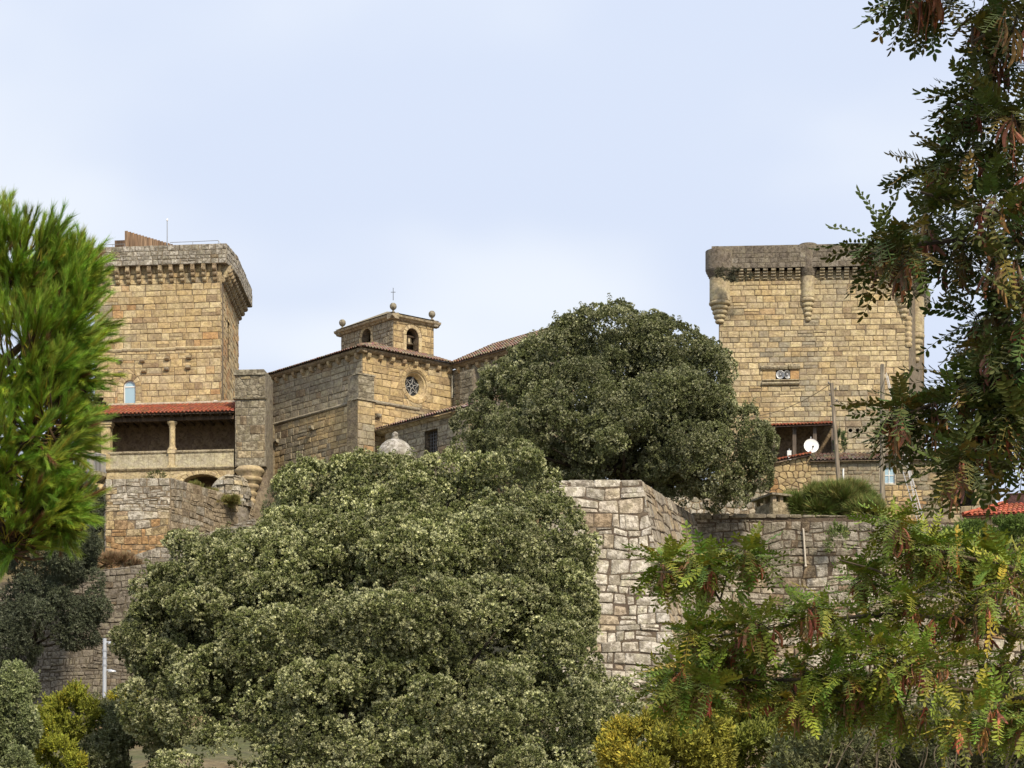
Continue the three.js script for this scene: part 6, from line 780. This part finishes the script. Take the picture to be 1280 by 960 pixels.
{
  const D = 9.2, P = (x, y, d = D) => at(x, y, d), foot = onGround(P(1560, 900));
  const limbs = [[P(1480, 260), P(1380, 200), P(1260, 150), P(1195, 130)], [P(1500, 420), P(1380, 330), P(1250, 300), P(1150, 305), P(1085, 320)], [P(1500, 560), P(1380, 470), P(1260, 470), P(1180, 500), P(1100, 530)], [P(1380, 200), P(1320, 40), P(1230, -40), P(1150, -12)], [P(1380, 470), P(1300, 520), P(1240, 560), P(1195, 600)], [P(1260, 150), P(1220, 90), P(1215, 30)], [P(1250, 300), P(1215, 260), P(1150, 240)], [P(1380, 470), P(1340, 540), P(1290, 600)]]; limbs.forEach((l, i) => l.r = [0.03, 0.03, 0.03, 0.022, 0.016, 0.01, 0.008, 0.012][i]);
  const lb = [[1165, -8, 14, 8], [1150, -4, 20, 8], [1232, 15, 26, 34], [1272, 40, 36, 50], [1242, 85, 30, 40], [1218, 135, 22, 26], [1268, 160, 38, 50], [1235, 205, 34, 36], [1175, 212, 16, 12], [1277, 240, 38, 50], [1235, 265, 36, 36], [1160, 285, 22, 14], [1108, 312, 16, 12], [1135, 322, 18, 12], [1200, 314, 26, 18], [1258, 330, 42, 45], [1252, 400, 34, 40], [1222, 415, 18, 26], [1280, 410, 38, 50], [1240, 465, 34, 38], [1272, 490, 40, 45], [1208, 490, 18, 22], [1125, 522, 18, 12], [1168, 520, 22, 16], [1235, 530, 36, 26], [1280, 530, 34, 24], [1205, 565, 18, 18], [1192, 590, 14, 16], [1288, 560, 18, 12], [1250, 555, 24, 16], [1330, 100, 60, 90], [1340, 300, 60, 90], [1340, 470, 60, 90], [1300, -60, 90, 50], [1400, 200, 80, 160]].map(a => lobePx(a[0], a[1], D + rr(-0.25, 0.25), a[2], a[3], 0.2));
  // the same crown goes on above the frame and towards the viewer
  for (let i = 0; i < 26; i++) lb.push(lobePx(rr(1260, 1900), rr(-700, -160), D + rr(-1.8, 1.2), 150, 110, 0.5));
  locust('pod_locust_tree', 'dark green locust tree with brown pods overhanging the keep and sky', [foot.clone().add(new V3(0, -0.3, 0)), P(1540, 700), P(1490, 420), P(1480, 100), P(1460, -300)], limbs, lb, { r0: 0.14, bark: [0.13, 0.10, 0.07], twigs: 6, leaves: 7, pods: 1.1, scale: 1.05, podScale: 1.25, podTone: 1.4, color: () => mix3([0.085, 0.11, 0.015], rnd() < 0.27 ? [0.2, 0.14, 0.02] : [0.06, 0.085, 0.015], rnd()).map(x => x * rr(0.8, 1.2)) });
}
{
  const D = 14, P = (x, y, d = D) => at(x, y, d), foot = onGround(P(1420, 960));
  const limbs = [[P(1400, 880), P(1290, 800), P(1160, 770), P(1030, 775), P(940, 790), P(860, 800)], [P(1390, 800), P(1290, 720), P(1180, 690), P(1100, 660)], [P(1400, 900), P(1250, 870), P(1100, 850), P(960, 850), P(850, 850)], [P(940, 790), P(900, 750), P(880, 720), P(820, 715)], [P(900, 750), P(915, 710), P(945, 695)], [P(1160, 770), P(1110, 720), P(1050, 700)], [P(1290, 800), P(1240, 880), P(1190, 930)]]; limbs.forEach((l, i) => l.r = [0.03, 0.025, 0.028, 0.01, 0.007, 0.012, 0.012][i]);
  const lb = [[828, 712, 12, 9], [866, 704, 20, 10], [938, 700, 18, 9], [885, 718, 14, 10], [1118, 662, 20, 14], [1145, 695, 36, 22], [1225, 705, 45, 20], [1275, 718, 35, 26], [1180, 692, 36, 18], [1250, 700, 30, 12], [1120, 830, 60, 40], [1200, 790, 60, 40], [960, 870, 60, 24], [1060, 880, 60, 26], [880, 870, 50, 26], [1075, 728, 32, 20], [1015, 765, 40, 26], [1150, 750, 60, 44], [1230, 750, 60, 50], [1085, 790, 55, 40], [950, 790, 50, 36], [905, 808, 36, 24], [865, 800, 16, 12], [850, 845, 24, 20], [870, 850, 50, 36], [940, 850, 55, 36], [1010, 840, 55, 40], [1080, 850, 55, 42], [1160, 830, 60, 50], [1240, 840, 60, 55], [1130, 890, 50, 36], [1220, 910, 60, 45], [1275, 890, 40, 60], [840, 868, 24, 18], [1000, 880, 45, 26], [1340, 760, 60, 90], [1340, 900, 60, 80]].map(a => lobePx(a[0], a[1], D + rr(-0.3, 0.35), a[2], a[3], 0.28));
  locust('low_locust_tree', 'spreading green locust with rusty pods in front of the rubble wall', [foot.clone().add(new V3(0, -0.3, 0)), P(1410, 930), P(1395, 800), P(1390, 700)], limbs, lb, { r0: 0.09, bark: [0.2, 0.16, 0.11], twigs: 9, leaves: 8, pods: 1.0, scale: 1.1, podScale: 1.35, podTone: 1.8, color: p => mix3(mix3([0.21, 0.28, 0.03], [0.14, 0.205, 0.025], rnd()), [0.40, 0.36, 0.04], rnd() < 0.15 ? 0.8 : 0.1).map(x => x * rr(0.8, 1.2)) });
}
renderer.render(scene, camera);
